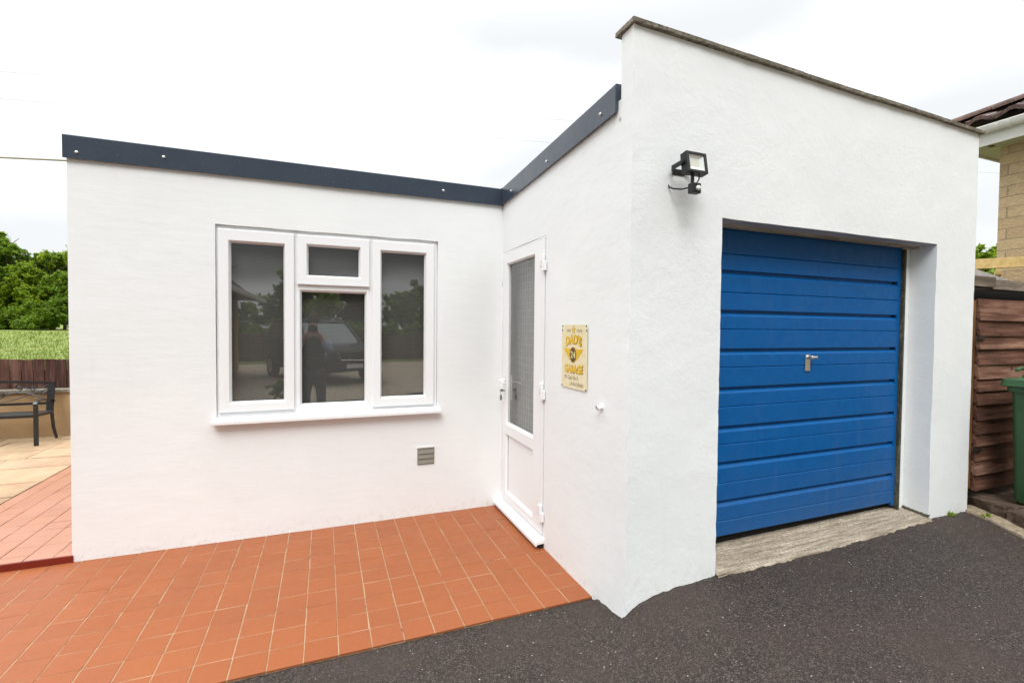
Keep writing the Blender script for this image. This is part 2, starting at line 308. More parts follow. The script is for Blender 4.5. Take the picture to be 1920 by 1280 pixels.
# ------------------------------------------------------------------ object helpers
def link(name, me, parent=None, mats=()):
    o = bpy.data.objects.new(name, me); COL.objects.link(o)
    if parent: o.parent = parent
    for m in (mats if isinstance(mats, (list, tuple)) else (mats,)): me.materials.append(MATS[m])
    return o
def tag(o, label=None, cat=None, group=None, kind=None):
    if label: o['label'] = label
    if cat: o['category'] = cat
    if group: o['group'] = group
    if kind: o['kind'] = kind
    return o
def empty(name, loc=(0, 0, 0), rz=0, **k):
    o = bpy.data.objects.new(name, None); COL.objects.link(o); o.location = loc; o.rotation_euler = (0, 0, rz); o.empty_display_size = .1
    return tag(o, **k)
class MB:
    """collects faces, builds one mesh"""
    def __init__(s): s.v = []; s.f = []; s.mi = []; s.cur = 0
    def add(s, vs, fs):
        b = len(s.v); s.v += [tuple(v) for v in vs]; s.f += [tuple(b+i for i in f) for f in fs]; s.mi += [s.cur]*len(fs)
    def box(s, x0, x1, y0, y1, z0, z1, rot=None, piv=None):
        vs = [Vector((x, y, z)) for z in (z0, z1) for y in (y0, y1) for x in (x0, x1)]
        if rot is not None:
            p = Vector(piv) if piv else Vector(((x0+x1)/2, (y0+y1)/2, (z0+z1)/2)); vs = [p+rot@(v-p) for v in vs]
        s.add(vs, [(0, 2, 3, 1), (4, 5, 7, 6), (0, 1, 5, 4), (2, 6, 7, 3), (0, 4, 6, 2), (1, 3, 7, 5)])
    def hexa(s, bot, top):
        s.add(list(bot)+list(top), [(3, 2, 1, 0), (4, 5, 6, 7), (0, 1, 5, 4), (1, 2, 6, 5), (2, 3, 7, 6), (3, 0, 4, 7)])
    def bar(s, a, b, w, h, upv=(0, 0, 1)):
        a = Vector(a); b = Vector(b); d = (b-a).normalized(); u = Vector(upv); r = d.cross(u)
        if r.length < 1e-4: r = d.cross(Vector((0, 1, 0)))
        r.normalize(); u = r.cross(d)
        q = [(-1, -1), (1, -1), (1, 1), (-1, 1)]
        s.hexa([a+r*w/2*i+u*h/2*j for i, j in q], [b+r*w/2*i+u*h/2*j for i, j in q])
    def tube(s, pts, r, n=8, cap=True):
        pts = [Vector(p) for p in pts]; rings = []
        rr = r if isinstance(r, (list, tuple)) else [r]*len(pts); pu = None
        for i, p in enumerate(pts):
            d = (pts[min(i+1, len(pts)-1)]-pts[max(i-1, 0)]).normalized()
            a = pu if pu is not None else (Vector((0, 0, 1)) if abs(d.z) < .9 else Vector((1, 0, 0)))
            x = d.cross(a).normalized(); y = x.cross(d); pu = y
            rings.append([p+(x*math.cos(t)+y*math.sin(t))*rr[i] for t in [2*math.pi*k/n for k in range(n)]])
        vs = [v for q in rings for v in q]; fs = []
        for i in range(len(pts)-1):
            for k in range(n): fs.append((i*n+k, i*n+(k+1) % n, (i+1)*n+(k+1) % n, (i+1)*n+k))
        if cap: fs.append(tuple(range(n))[::-1]); fs.append(tuple((len(pts)-1)*n+k for k in range(n)))
        s.add(vs, fs)
    def lathe(s, prof, cen, axis='z', n=20):
        """prof: (radius, height) pairs"""
        vs = []; fs = []; c = Vector(cen)
        for r, h in prof:
            for k in range(n):
                a = 2*math.pi*k/n; p = (r*math.cos(a), r*math.sin(a), h)
                if axis == 'x': p = (h, p[0], p[1])
                elif axis == 'y': p = (p[0], h, p[1])
                vs.append(c+Vector(p))
        for i in range(len(prof)-1):
            for k in range(n): fs.append((i*n+k, i*n+(k+1) % n, (i+1)*n+(k+1) % n, (i+1)*n+k))
        fs.append(tuple(range(n))[::-1]); fs.append(tuple((len(prof)-1)*n+k for k in range(n))); s.add(vs, fs)
    def build(s, name, mats, parent=None, bevel=0, seg=2, smooth=False, subsurf=0):
        me = bpy.data.meshes.new(name); me.from_pydata(s.v, [], s.f); me.update()
        bm = bmesh.new(); bm.from_mesh(me); bmesh.ops.recalc_face_normals(bm, faces=bm.faces); bm.to_mesh(me); bm.free()
        for p, i in zip(me.polygons, s.mi): p.material_index = i
        if smooth:
            me.polygons.foreach_set('use_smooth', [True]*len(me.polygons)); me.set_sharp_from_angle(angle=R(38))
        o = link(name, me, parent, mats)
        if bevel:
            b = o.modifiers.new('bevel', 'BEVEL'); b.width = bevel; b.segments = seg; b.limit_method = 'ANGLE'; b.angle_limit = R(35); b.harden_normals = False
        if subsurf:
            q = o.modifiers.new('sub', 'SUBSURF'); q.levels = q.render_levels = subsurf
        return o
def bev(bm_o, w, seg=2): return bm_o

class Grid:
    """welded grid panels, for walls whose faces undulate"""
    def __init__(s): s.k = {}; s.v = []; s.f = []; s.mi = []
    def vi(s, p):
        key = (round(p[0], 4), round(p[1], 4), round(p[2], 4))
        if key not in s.k: s.k[key] = len(s.v); s.v.append(key)
        return s.k[key]
    def panel(s, fn, us, vs, mat=0, hole=None):
        for i in range(len(us)-1):
            for j in range(len(vs)-1):
                if hole:
                    uc = (us[i]+us[i+1])/2; vc = (vs[j]+vs[j+1])/2
                    if any(h[0] < uc < h[1] and h[2] < vc < h[3] for h in hole): continue
                q = [s.vi(fn(us[a], vs[b])) for a, b in ((i, j), (i+1, j), (i+1, j+1), (i, j+1))]
                if len(set(q)) == 4: s.f.append(q); s.mi.append(mat)
def lin(stops, cell):
    r = [stops[0]]
    for a, b in zip(stops, stops[1:]):
        n = max(1, round((b-a)/cell)); r += [a+(b-a)*k/n for k in range(1, n+1)]
    return r

# ------------------------------------------------------------------ the ground
def interp(x, tab):
    if x <= tab[0][0]: return tab[0][1]
    for (a, b), (c, d) in zip(tab, tab[1:]):
        if x <= c: return b+(d-b)*(x-a)/(c-a)
    return tab[-1][1]
PROF = [(-.4, -.012), (-.12, .02), (0, .066), (.08, .118), (.17, .140), (.29, .158), (.59, .173), (1.28, .176), (2.0, .198), (2.56, .222), (3.05, .218), (4, .21), (12, .1)]
EDGE = [(-1.9, .060), (-1.85, .046), (-1.75, .030), (-1.62, .022), (-1.57, -.008)]
def z_asphalt(x, y):
    d = max(0, -1.88-y)
    if x > 0 and y > -1.86 and x < .3: z = interp(y, EDGE)
    elif x > 0: z = interp(x/(1+.9*d), PROF) if x < 3 else interp(x, PROF)
    else:
        e = interp(y, EDGE); w = min(1, max(0, (x+.5+.4*d)/(.5+.4*d))); z = -.014+(e+.014)*w**1.6
    if d > 1.5: z -= .02*(d-1.5)
    return z
TE = -1.557        # outer edge of the red tiles
g = Grid()
xs = lin([-9, -4, -2.2, 3.6, 6, 14], .025); 
def coarse(stops):
    r = []
    for a, b, c in stops:
        n = max(1, round((b-a)/c)); r += [a+(b-a)*k/n for k in range(n)]
    return r+[stops[-1][1]]
xs = coarse([(-12, -4, .5), (-4, -2.2, .06), (-2.2, 3.5, .022), (3.5, 14, .7)])
ys = coarse([(-7.0, -4, .3), (-4, -3.2, .06), (-3.2, -1.5, .022)])
def asp(u, v): return (u, v, z_asphalt(u, v))
g.panel(asp, xs, ys)
# remove what lies under the garage / tile path
vv = np.array(g.v); F = []
for f in g.f:
    c = vv[f].mean(axis=0)
    if c[0] > .12 and c[1] > -1.77 and c[0] < 2.95: continue
    if c[0] < .13 and c[1] > TE+.03: continue
    F.append(f)
V = []
for p in g.v:
    n1 = noise.fractal(Vector((p[0]*28, p[1]*28, 0)), .8, 2.1, 3)*.0035
    near = (abs(p[1]+1.88) < .05 and p[0] > -.05) or (abs(p[0]) < .05 and p[1] < -1.55)
    n2 = noise.noise(Vector((p[0]*3, p[1]*3, 3)))*.007
    n3 = noise.fractal(Vector((p[0]*16, p[1]*16, 7)), .8, 2.1, 3)*.007 if near else 0
    V.append((p[0], p[1], p[2]+n1+n2*(1 if p[1] < -2 else .3)+n3))
me = bpy.data.meshes.new('driveway'); me.from_pydata(V, [], F); me.update(); me.polygons.foreach_set('use_smooth', [True]*len(me.polygons))
tag(link('driveway', me, None, 'asphalt'), 'dark grey asphalt driveway in front of the white garage', 'driveway', kind='structure')

b = MB(); b.add([(-900, -900, -.16), (900, -900, -.16), (900, 900, -.16), (-900, 900, -.16)], [(0, 1, 2, 3)])
tag(b.build('ground', 'ground_mat'), 'grassy ground around the property', 'ground', kind='structure')
b = MB(); b.add([(-14, -24, -.05), (16, -24, -.05), (16, -6.9, -.05), (-14, -6.9, -.05)], [(0, 1, 2, 3)])
tag(b.build('gravel_drive', 'gravel_mat'), 'tan gravel drive seen reflected in the window', 'drive', kind='structure')

# red quarry tiles ---------------------------------------------------------
T = .155; GAP = .0050
def tiles(x0, x1, y0, y1, z, mat, name, gmat, label, ox=0., oy=0., base=-.06, clip=None, gap=GAP):
    mb = MB(); nx0 = math.floor((x0-ox)/T)-1; nx1 = math.ceil((x1-ox)/T)+1; ny0 = math.floor((y0-oy)/T)-1; ny1 = math.ceil((y1-oy)/T)+1
    for i in range(nx0, nx1):
        for j in range(ny0, ny1):
            jx = random.gauss(0, .0008); jy = random.gauss(0, .0007)
            gx = gap*(1.1 if True else 1); ax = max(x0, ox+i*T+gx/2+jx); bx = min(x1, ox+(i+1)*T-gx/2+jx)
            ay = max(y0, oy+j*T+gap*.46+jy); by = min(y1, oy+(j+1)*T-gap*.46+jy)
            if bx-ax < .012 or by-ay < .012: continue
            h = [z+random.gauss(0, .0003)]*4; tx, ty = random.gauss(0, .00045), random.gauss(0, .00045)
            h = [h[0]+sx*tx+sy*ty for sx, sy in ((-1, -1), (1, -1), (1, 1), (-1, 1))]
            c = .0022; P = [(ax, ay), (bx, ay), (bx, by), (ax, by)]; Q = [(ax+c, ay+c), (bx-c, ay+c), (bx-c, by-c), (ax+c, by-c)]
            vs = [(p[0], p[1], z-.010) for p in P]+[(p[0], p[1], hh-.0012) for p, hh in zip(P, h)]+[(q[0], q[1], hh) for q, hh in zip(Q, h)]
            fs = [(8, 9, 10, 11)]+[(k, (k+1) % 4, 4+(k+1) % 4, 4+k) for k in range(4)]+[(4+k, 4+(k+1) % 4, 8+(k+1) % 4, 8+k) for k in range(4)]
            mb.add(vs, fs)
    mb.cur = 1; mb.box(x0+.004, x1-.004, y0+.004, y1-.004, base, z-.0024)
    o = mb.build(name, [mat, gmat]); return tag(o, label, 'paving', kind='structure')
OX = -18.965*T+0*T
tiles(-9.0, .02, TE, 0.02, 0.0, 'tile_red', 'tiled_path', 'grout', 'red quarry tile path along the white extension wall', ox=-18.96*T, oy=TE, base=-.12)
tiles(-3.975, -2.97, 0.004, 4.3, .047, 'tile_terrace', 'tiled_terrace', 'grout_dark', 'raised strip of pinkish red tiles beside the end wall', ox=-2.99-.10, oy=.09, gap=.005)
b = MB(); b.box(-9.0, -2.985, -.010, .004, -.02, .046)
tag(b.build('terrace_kerb', 'riser_red', bevel=.003), 'dark red painted step edge of the raised terrace', 'step', kind='structure')
# sandstone patio
mb = MB(); y = .01; row = 0
while y < 4.3:
    h = random.choice([.30, .45, .45, .60]); y1 = min(4.3, y+h); x = -3.98
    while x > -9:
        w = random.choice([.45, .60, .75, .90]); x0 = max(-9, x-w); z = .047+random.gauss(0, .0015)
        mb.box(x0+.008, x-.008, y+.009, y1-.009, 0, z); x = x0
    y = y1
mb.cur = 1; mb.box(-9, -3.978, .008, 4.3, -.05, .034)
tag(mb.build('sandstone_patio', ['sandstone', 'joint_dark']), 'buff sandstone slab patio beyond the red tiles', 'patio', kind='structure')

# ------------------------------------------------------------------ the building
B = empty('garage_building', (0, 0, 0), label='white rendered single storey garage and flat roofed extension', cat='building')
oL, oR, ZL, YG, YD, XR = .600, 2.576, 2.181, -1.881, -1.70, 3.05
def ztop(x): return 3.092-.0227*x
YP = -1.776
def zfb(y): return 2.624+.045*(-y)       # underside of the fascia climbs to the front
g = Grid(); c = .03
zs = lin([-.1, ZL, 3.0], c)
def front(u, v):
    if v > ZL: v = ZL+(v-ZL)*(ztop(u)-ZL)/(3.0-ZL)
    return (u, YG, v)
g.panel(front, lin([0, oL, oR, XR], c), zs, 1, [(oL, oR, -.2, ZL)])
zr = lin([-.1, ZL], c); yr = lin([YG, -1.70], c)
g.panel(lambda u, v: (oL, u, v), yr, zr, 1); g.panel(lambda u, v: (oR, u, v), yr, zr, 1)
# door wall x = 0
dh = (-.905, -.035, .028, 2.215)
ysd = lin([YG, YP, dh[0], dh[1], 0], c)
def side(u, v):
    t_ = ztop(0) if u <= YP+1e-6 else zfb(u)+.06
    if v > ZL: v = ZL+(v-ZL)*(t_-ZL)/(3.0-ZL)
    return (0, u, v)
g.panel(lambda u, v: side(u, v), lin([YG, YP], c), zs, 0)
def side2(u, v):
    t_ = zfb(u)+.06
    if v > 2.215: v = 2.215+(v-2.215)*(t_-2.215)/(3.0-2.215)
    return (0, u, v)
zs2 = lin([-.1, .028, 2.215, 3.0], c)
g.panel(side2, lin([YP, dh[0], dh[1], 0], c), zs2, 0, [dh])
for (fn, a, bb) in ((lambda u, v: (u, dh[0], v), (0, .06), (dh[2], dh[3])), (lambda u, v: (u, dh[1], v), (0, .06), (dh[2], dh[3])), (lambda u, v: (u, v, dh[3]), (0, .06), (dh[0], dh[1]))):
    g.panel(fn, lin(list(a), c), lin(list(bb), c), 0)
# window wall y = 0
wh = (-2.170, -.572, .86, 2.277)
XL = -2.991
g.panel(lambda u, v: (u, 0, v), lin([XL, wh[0], wh[1], 0], c), lin([-.1, wh[2], wh[3], 2.68], c), 0, [wh])
g.panel(lambda u, v: (wh[0], u, v), lin([0, .06], c), lin([wh[2], wh[3]], c), 0)
g.panel(lambda u, v: (wh[1], u, v), lin([0, .06], c), lin([wh[2], wh[3]], c), 0)
g.panel(lambda u, v: (u, v, wh[3]), lin([wh[0], wh[1]], c), lin([0, .06], c), 0)
g.panel(lambda u, v: (u, v, wh[2]), lin([wh[0], wh[1]], c), lin([0, .06], c), 0)
# end wall, back, right side, parapet back (coarse)
g.panel(lambda u, v: (XL, u, v), lin([0, 3.2], .1), lin([-.1, 2.68], .1), 0)
g.panel(lambda u, v: (u, 3.2, v), lin([XL, XR], .2), lin([-.1, 2.68], .2), 0)
g.panel(lambda u, v: (XR, u, v if u > YP+1e-6 else v*1), lin([YP, 3.2], .2), lin([-.1, 2.68], .2), 0)
g.panel(lambda u, v: (XR, u, v*(ztop(XR)+.1)/3.12-.1), lin([YG, YP], c), lin([0, 3.12], c), 1)
g.panel(lambda u, v: (u, YP, 2.55+v*(ztop(u)-2.55)), lin([0, XR], .1), lin([0, 1], .2), 1)
V = []
for p in g.v:
    q = Vector(p)
    a = noise.noise_vector(q*1.5)*.0035+noise.noise_vector(q*7)*(.0009 if q.y < YP+.02 else .0006)+noise.noise_vector(q*33)*(.0009 if q.y < YP+.02 else .0003)
    if abs(p[0]) < .004 and abs(p[1]-YG) < .004: a += noise.noise_vector(q*21)*.004
    if p[2] < .3: a.z = 0
    if abs(p[2]-wh[3]) < .01 and abs(p[1]) < .01: a.z += noise.noise(q*6)*.004
    if abs(p[1]-YG) < .01 and (abs(p[0]-oL) < .01 or abs(p[0]-oR) < .01): a += noise.noise_vector(q*17)*.003
    V.append(q+a)
me = bpy.data.meshes.new('wall'); me.from_pydata(V, [], g.f); me.update()
me.polygons.foreach_set('material_index', g.mi); me.polygons.foreach_set('use_smooth', [True]*len(g.f)); me.set_sharp_from_angle(angle=R(40))
link('wall', me, B, ['render_smooth', 'render_rough'])
# interior lining so the rooms behind the glass are closed and dim
b = MB(); b.box(XL+.1, XR-.1, .12, 3.1, .03, 2.5); b.build('inner_wall', 'interior', B)
b = MB(); b.box(.16, 2.9, -1.5, .05, .26, 2.5); b.build('inner_wall', 'interior', B)
# flat roof
b = MB(); b.box(XL+.03, XR-.03, .02, 3.17, 2.60, 2.64); b.box(.03, XR-.03, YP-.01, .02, 2.64, 2.68); b.build('flat_roof', 'flat_roof', B)

# coping: stones with joints, overhanging
mb = MB(); x = -.022; ends = [-.022, .52, 1.18, 1.86, 2.5, 3.075]
for a, e in zip(ends, ends[1:]):
    dz = random.uniform(-.002, .003); n = 14; rings = []
    for k in range(n+1):
        X = a+.003+(e-a-.006)*k/n; zb = ztop(X)+.001+dz; w = noise.noise(Vector((X*9, 0, 0)))*.004; w2 = noise.noise(Vector((X*23, 5, 0)))*.003
        rings.append([(X, -1.904+w, zb-.003+w2), (X, -1.907+w2, zb+.014), (X, -1.898, zb+.021+w2), (X, -1.742, zb+.023), (X, -1.738, zb)])
    vs = [v for r_ in rings for v in r_]; fs = [(k*5+i, k*5+(i+1) % 5, (k+1)*5+(i+1) % 5, (k+1)*5+i) for k in range(n) for i in range(5)]
    fs += [(4, 3, 2, 1, 0), tuple(n*5+i for i in range(5))]; mb.add(vs, fs)
mb.build('coping', 'coping_stone', B)

# fascia trims
def fascia(p0, p1, zb0, zb1, zt0, zt1, nrm, th=.022):
    mb = MB(); p0 = Vector(p0); p1 = Vector(p1); n = Vector(nrm); K = 40; vs = []; fs = []
    for k in range(K+1):
        f = k/K; p = p0.lerp(p1, f); zb = zb0+(zb1-zb0)*f; zt = zt0+(zt1-zt0)*f; w = noise.noise(Vector((f*5, zb0, 1)))*.0015
        q = p+n*(th+w)
        vs += [(q.x, q.y, zb), (q.x, q.y, zt-.004), (q.x-n.x*.004, q.y-n.y*.004, zt), (p.x-n.x*.05, p.y-n.y*.05, zt+.004), (p.x+n.x*.012, p.y+n.y*.012, zb)]
    for k in range(K):
        for i in range(4): fs.append((k*5+i, k*5+i+1, (k+1)*5+i+1, (k+1)*5+i))
        fs.append((k*5+4, k*5, (k+1)*5, (k+1)*5+4))
    fs += [(4, 3, 2, 1, 0), tuple(K*5+i for i in range(5))]
    mb.add(vs, fs); return mb
f1 = fascia((-3.003, 0, 0), (-.001, 0, 0), 2.622, 2.622, 2.770, 2.768, (0, -1, 0)).build('fascia', 'fascia_metal', B, smooth=True)
f2 = fascia((0, -.0235, 0), (0, -1.752, 0), 2.623, 2.702, 2.770, 2.853, (-1, 0, 0)).build('fascia', 'fascia_metal', B, smooth=True)
b = MB(); b.box(-.0262, -.0205, -.031, -.0225, 2.618, 2.772); b.build('corner_trim', 'fascia_metal', f2)
def screw(p, n, par):
    mb = MB(); ax = 'y' if abs(n[1]) else 'x'; s_ = n[1] or n[0]
    mb.lathe([(.0095, 0), (.0095, .002*s_), (.0065, .004*s_), (.006, .008*s_), (.003, .010*s_)], p, ax, 12); mb.build('screw', 'screw_cap', par, smooth=True)
for x, z in ((-2.93, 2.662), (-2.463, 2.697), (-.535, 2.692)): screw((x, -.0235, z), (0, -1, 0), f1)
for y, z in ((-.257, 2.687), (-.925, 2.711), (-1.612, 2.750)): screw((-.0235, y, z), (-1, 0, 0), f2)

# ---- window
def pframe(mb, o, i, yf, yg, mp, lip=.014, back=.07, rnd=.004):
    """mitred frame, o/i = (a0,a1,z0,z1) outer and glass edges; depth values run inwards"""
    def ring(q, d): return [(q[0], q[2], d), (q[1], q[2], d), (q[1], q[3], d), (q[0], q[3], d)]
    def ins(q, k): return (q[0]+k, q[1]-k, q[2]+k, q[3]-k)
    rs = [ring(o, back), ring(o, yf+rnd), ring(ins(o, rnd), yf), ring(ins(i, -lip), yf), ring(ins(i, -lip*.8), yf+.003), ring(i, yg), ring(i, yg+.012)]
    vs = [mp(*p) for r_ in rs for p in r_]; fs = [(k*4+j, k*4+(j+1) % 4, (k+1)*4+(j+1) % 4, (k+1)*4+j) for k in range(len(rs)-1) for j in range(4)]
    mb.add(vs, fs)
mw = lambda a, z, d: (a, d, z)
fr_ = MB()
FO = (-2.168, -.575, .903, 2.276)
# outer frame as members round the openings
fr_.box(FO[0], -2.140, .040, .095, FO[2], FO[3]); fr_.box(-.618, FO[1], .040, .095, FO[2], FO[3])
fr_.box(-2.140, -.618, .0405, .095, 2.232, FO[3]); fr_.box(-2.140, -1.640, .0405, .095, FO[2], .950); fr_.box(-1.12, -.618, .0405, .095, FO[2], .936)
fr_.box(-1.675, -1.622, .041, .095, .9505, 2.2315); fr_.box(-1.136, -1.084, .041, .095, .9365, 2.2315)
wf = fr_.build('window', 'pvc', B, bevel=.003)
mb = MB(); pframe(mb, (-1.640, -1.120, FO[2]+.001, 1.872), (-1.611, -1.152, .969, 1.823), .039, .072, mw, back=.095); mb.build('frame', 'pvc', wf)
for nm, o, i in (('sash', (-2.153, -1.661, .934, 2.249), (-2.077, -1.735, 1.008, 2.158)), ('sash', (-1.640, -1.118, 1.884, 2.246), (-1.563, -1.199, 1.951, 2.169)), ('sash', (-1.096, -.601, .922, 2.246), (-1.022, -.680, .999, 2.160))):
    mb = MB(); pframe(mb, o, i, .022, .058, mw, back=.0405); mb.build(nm, 'pvc', wf)
for i, d in (((-2.077, -1.735, 1.008, 2.158), .06), ((-1.563, -1.199, 1.951, 2.169), .06), ((-1.022, -.680, .999, 2.160), .06), ((-1.611, -1.152, .969, 1.823), .074)):
    mb = MB(); mb.add([(i[0]-.01, d, i[2]-.01), (i[1]+.01, d, i[2]-.01), (i[1]+.01, d, i[3]+.01), (i[0]-.01, d, i[3]+.01)], [(0, 1, 2, 3)]); mb.build('pane', 'glazing', wf)
mb = MB(); mb.add([(-1.640, .0405, 1.884), (-1.118, .0405, 1.884), (-1.118, .018, 1.884), (-1.640, .018, 1.884), (-1.640, .018, 1.878), (-1.118, .018, 1.878), (-1.118, .0405, 1.872), (-1.640, .0405, 1.872)], [(0, 1, 2, 3), (3, 2, 5, 4), (4, 5, 6, 7)]); mb.build('drip_bar', 'pvc', wf)
mb = MB(); P = [(.09, .904), (.04, .903), (-.034, .884), (-.040, .878), (-.040, .858), (-.034, .856), (-.030, .866), (.09, .868)]
vs = [(x_, y_, z_) for x_ in (-2.196, -.553) for y_, z_ in P]; n = len(P)
mb.add(vs, [tuple(range(n)), tuple(range(2*n-1, n-1, -1))]+[(k, (k+1) % n, n+(k+1) % n, n+k) for k in range(n)])
mb.build('sill', 'pvc', wf)
mb = MB(); mb.box(-2.14, -.61, .105, .108, .93, 2.24); mb.build('blind', 'blind', wf)
wf.location.y = -.023

# ---- side door (plane x = 0)
md = lambda a, z, d: (d, -a, z)
mb = MB(); pframe(mb, (.052, .870, .085, 2.196), (.137, .686, .753, 2.098), -.004, .022, md, back=.05)
# the lower part: cut by the mid rail, so build leaf from two stacked frames
mb = MB(); pframe(mb, (.052, .870, .7002, 2.196), (.137, .686, .753, 2.098), -.004, .022, md, back=.05, rnd=.0001)
pframe(mb, (.052, .870, .085, .6998), (.137, .686, .162, .643), -.004, .016, md, back=.05, rnd=.0001)
leaf = mb.build('side_door', 'pvc', B)
mb = MB(); mb.add([md(.13, .155, .017), md(.70, .155, .017), md(.70, .65, .017), md(.13, .65, .017)], [(0, 1, 2, 3)]); mb.build('door_panel', 'pvc', leaf)
mb = MB(); mb.add([md(.13, .745, .024), md(.70, .745, .024), md(.70, 2.105, .024), md(.13, 2.105, .024)], [(0, 1, 2, 3)]); mb.build('pane', 'glazing', leaf)
# dark gasket lines on the jamb side of glass and panel
mb = MB()
for z0, z1 in ((.755, 2.096), (.164, .641)): mb.box(.0155, .0165, -.1405, -.1372, z0, z1)
mb.box(.015, .0162, -.684, -.139, 2.0935, 2.0975)
mb.build('gasket', 'gasket', leaf)
mb = MB(); mb.box(.002, .055, -.0515, -.036, .085, 2.214); mb.box(.002, .055, -.904, -.8795, .06, 2.214); mb.box(.002, .055, -.879, -.052, 2.2005, 2.2135)
mb.build('frame', 'pvc', leaf, bevel=.002)
mb = MB(); mb.box(.030, .034, -.8792, -.8702, .09, 2.2); mb.build('gap_shade', 'dark_void', leaf)  # black strip standing in for the shade in the gap beside the leaf
for z in (2.022, 1.113, .240):
    h = MB(); h.box(-.020, -.0045, -.868, -.826, z+.012, z+.055); h.box(-.022, -.002, -.902, -.853, z-.055, z+.010); h.box(-.012, -.004, -.862, -.800, z-.014, z+.04)
    h.lathe([(.0105, -.058), (.0105, .058)], (-.016, -.872, z), 'z', 12)
    h.build('hinge', 'pvc', leaf, bevel=.003)
# door sill
mb = MB(); P = [(.05, .088), (-.004, .066), (-.060, .050), (-.067, .044), (-.067, .022), (-.060, .020), (-.055, .032), (.05, .04)]
vs = [(x_, y_, z_) for y_ in (.004, -.905) for x_, z_ in P]; n = len(P)
mb.add(vs, [tuple(range(n)), tuple(range(2*n-1, n-1, -1))]+[(k, (k+1) % n, n+(k+1) % n, n+k) for k in range(n)]); mb.build('sill', 'pvc', leaf)
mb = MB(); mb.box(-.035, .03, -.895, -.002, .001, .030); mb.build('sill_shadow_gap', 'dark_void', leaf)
# handle, key
mb = MB(); mb.box(-.010, -.0045, -.122, -.094, .97, 1.16); mb.tube([(-.008, -.108, 1.115), (-.045, -.108, 1.115)], .0095, 12)
mb.tube([(-.045, -.103, 1.115), (-.052, -.120, 1.116), (-.055, -.16, 1.113), (-.055, -.205, 1.106), (-.050, -.225, 1.100)], [.010, .010, .0095, .009, .007], 12)
mb.build('handle', 'white_plastic', leaf, smooth=True)
mb = MB(); mb.lathe([(.009, 0), (.009, -.014)], (-.010, -.108, 1.030), 'x', 14); mb.box(-.052, -.022, -.1095, -.1075, 1.018, 1.040); mb.tube([(-.046, -.108, 1.022), (-.046, -.110, .992)], .0022, 6)
mb.box(-.054, -.036, -.117, -.103, .945, .992); mb.build('key', 'silver', leaf, bevel=.002)
# inside the pane: net curtain with checked weave, inner lever
mb = MB(); mb.box(.118, .120, -.80, -.05, .68, 2.16); mb.build('net_curtain', 'net_cloth', leaf)
mb = MB()
for k in range(13): mb.box(.1155, .1175, -.13-.052*k-.0022, -.13-.052*k+.0006, .7, 2.13)
for k in range(25): mb.box(.1150, .1172, -.80, -.06, .74+.057*k, .743+.057*k)
mb.build('curtain_check', 'net_line', leaf)
mb = MB(); mb.tube([(.028, -.165, 1.105), (.06, -.165, 1.108), (.066, -.20, 1.112), (.068, -.28, 1.108), (.064, -.33, 1.092)], [.009, .009, .009, .009, .007], 10); mb.box(.027, .034, -.180, -.152, .95, 1.16)
mb.build('inner_handle', 'silver', leaf, smooth=True)

# ---- up and over garage door
grooves = [1.921, 1.680, 1.445, 1.210, .972, .752, .515]; lines_ = [2.022, 1.790, 1.566, 1.333, 1.093, .862, .624, .392]
pro = []; y0 = -1.712
def P_(z, d): pro.append((z, y0+d))
P_(2.168, 0)
evs = sorted([(z, 'g') for z in grooves]+[(z, 'l') for z in lines_], reverse=True)
for z, k in evs:
    if k == 'l': P_(z+.0035, -.0008); P_(z+.0005, .0055); P_(z-.0045, .0005); P_(z-.006, -.0015)
    else: P_(z+.004, 0); P_(z+.003, .021); P_(z-.014, .021); P_(z-.030, .004); P_(z-.036, -.0005)
P_(.300, 0); P_(.292, .012)
mb = MB(); xs_ = [.66, 1.2, 1.8, 2.452]; vs = [(x_, y_, z_) for z_, y_ in pro for x_ in xs_]; n = 4
mb.add(vs, [(i*n+k, i*n+k+1, (i+1)*n+k+1, (i+1)*n+k) for i in range(len(pro)-1) for k in range(3)])
mb.box(.66, 2.4835, -1.690, -1.675, .293, 2.17)
gd = mb.build('garage_door', 'blue_paint', B)
mb = MB(); mb.box(2.452, 2.4835, -1.7125, -1.6905, .274, 2.168); mb.build('door_stile', 'blue_paint', gd, bevel=.002)
for z in grooves:
    mb = MB(); mb.box(2.418, 2.4515, -1.6925, -1.6895, z-.024, z+.002); mb.build('groove_hole', 'dark_void', gd)
mb = MB(); mb.box(1.502, 1.545, -1.7205, -1.7130, 1.295, 1.405); lockp = mb.build('lock_plate', 'silver', gd, bevel=.0015)
mb = MB(); mb.lathe([(.013, 0), (.013, -.030), (.010, -.034)], (1.527, -1.7205, 1.387), 'y', 16); mb.tube([(1.527, -1.75, 1.387), (1.540, -1.752, 1.388), (1.560, -1.750, 1.386)], [.007, .008, .011], 10); mb.build('handle', 'silver', lockp, smooth=True)
mb = MB(); mb.box(2.4855, 2.503, -1.735, -1.66, .24, 2.16); 
mb.build('door_jamb', 'mossy_timber', B)
mb = MB(); mb.box(.56, .66, -1.70, -1.60, .2, 2.3); mb.build('door_jamb', 'render_rough', B); mb = MB(); mb.box(2.503, 2.62, -1.715, -1.60, .2, 2.2); mb.build('door_jamb', 'render_rough', B)
mb = MB(); mb.box(.50, 2.62, YG+.012, -1.775, ZL-.001, ZL+.06); mb.build('lintel', 'lintel_paint', B)
mb = MB(); mb.box(.50, 2.60, -1.775, -1.735, 2.166, 2.24); mb.build('door_head', 'old_timber_head', B)
mb = MB(); mb.box(.50, 2.60, -1.735, -1.62, 2.172, 2.24); mb.build('shadow_board', 'dark_void', B); mb = MB(); mb.box(.62, 2.6, -1.665, -1.45, .20, .272); mb.build('shadow_board', 'dark_void', B)
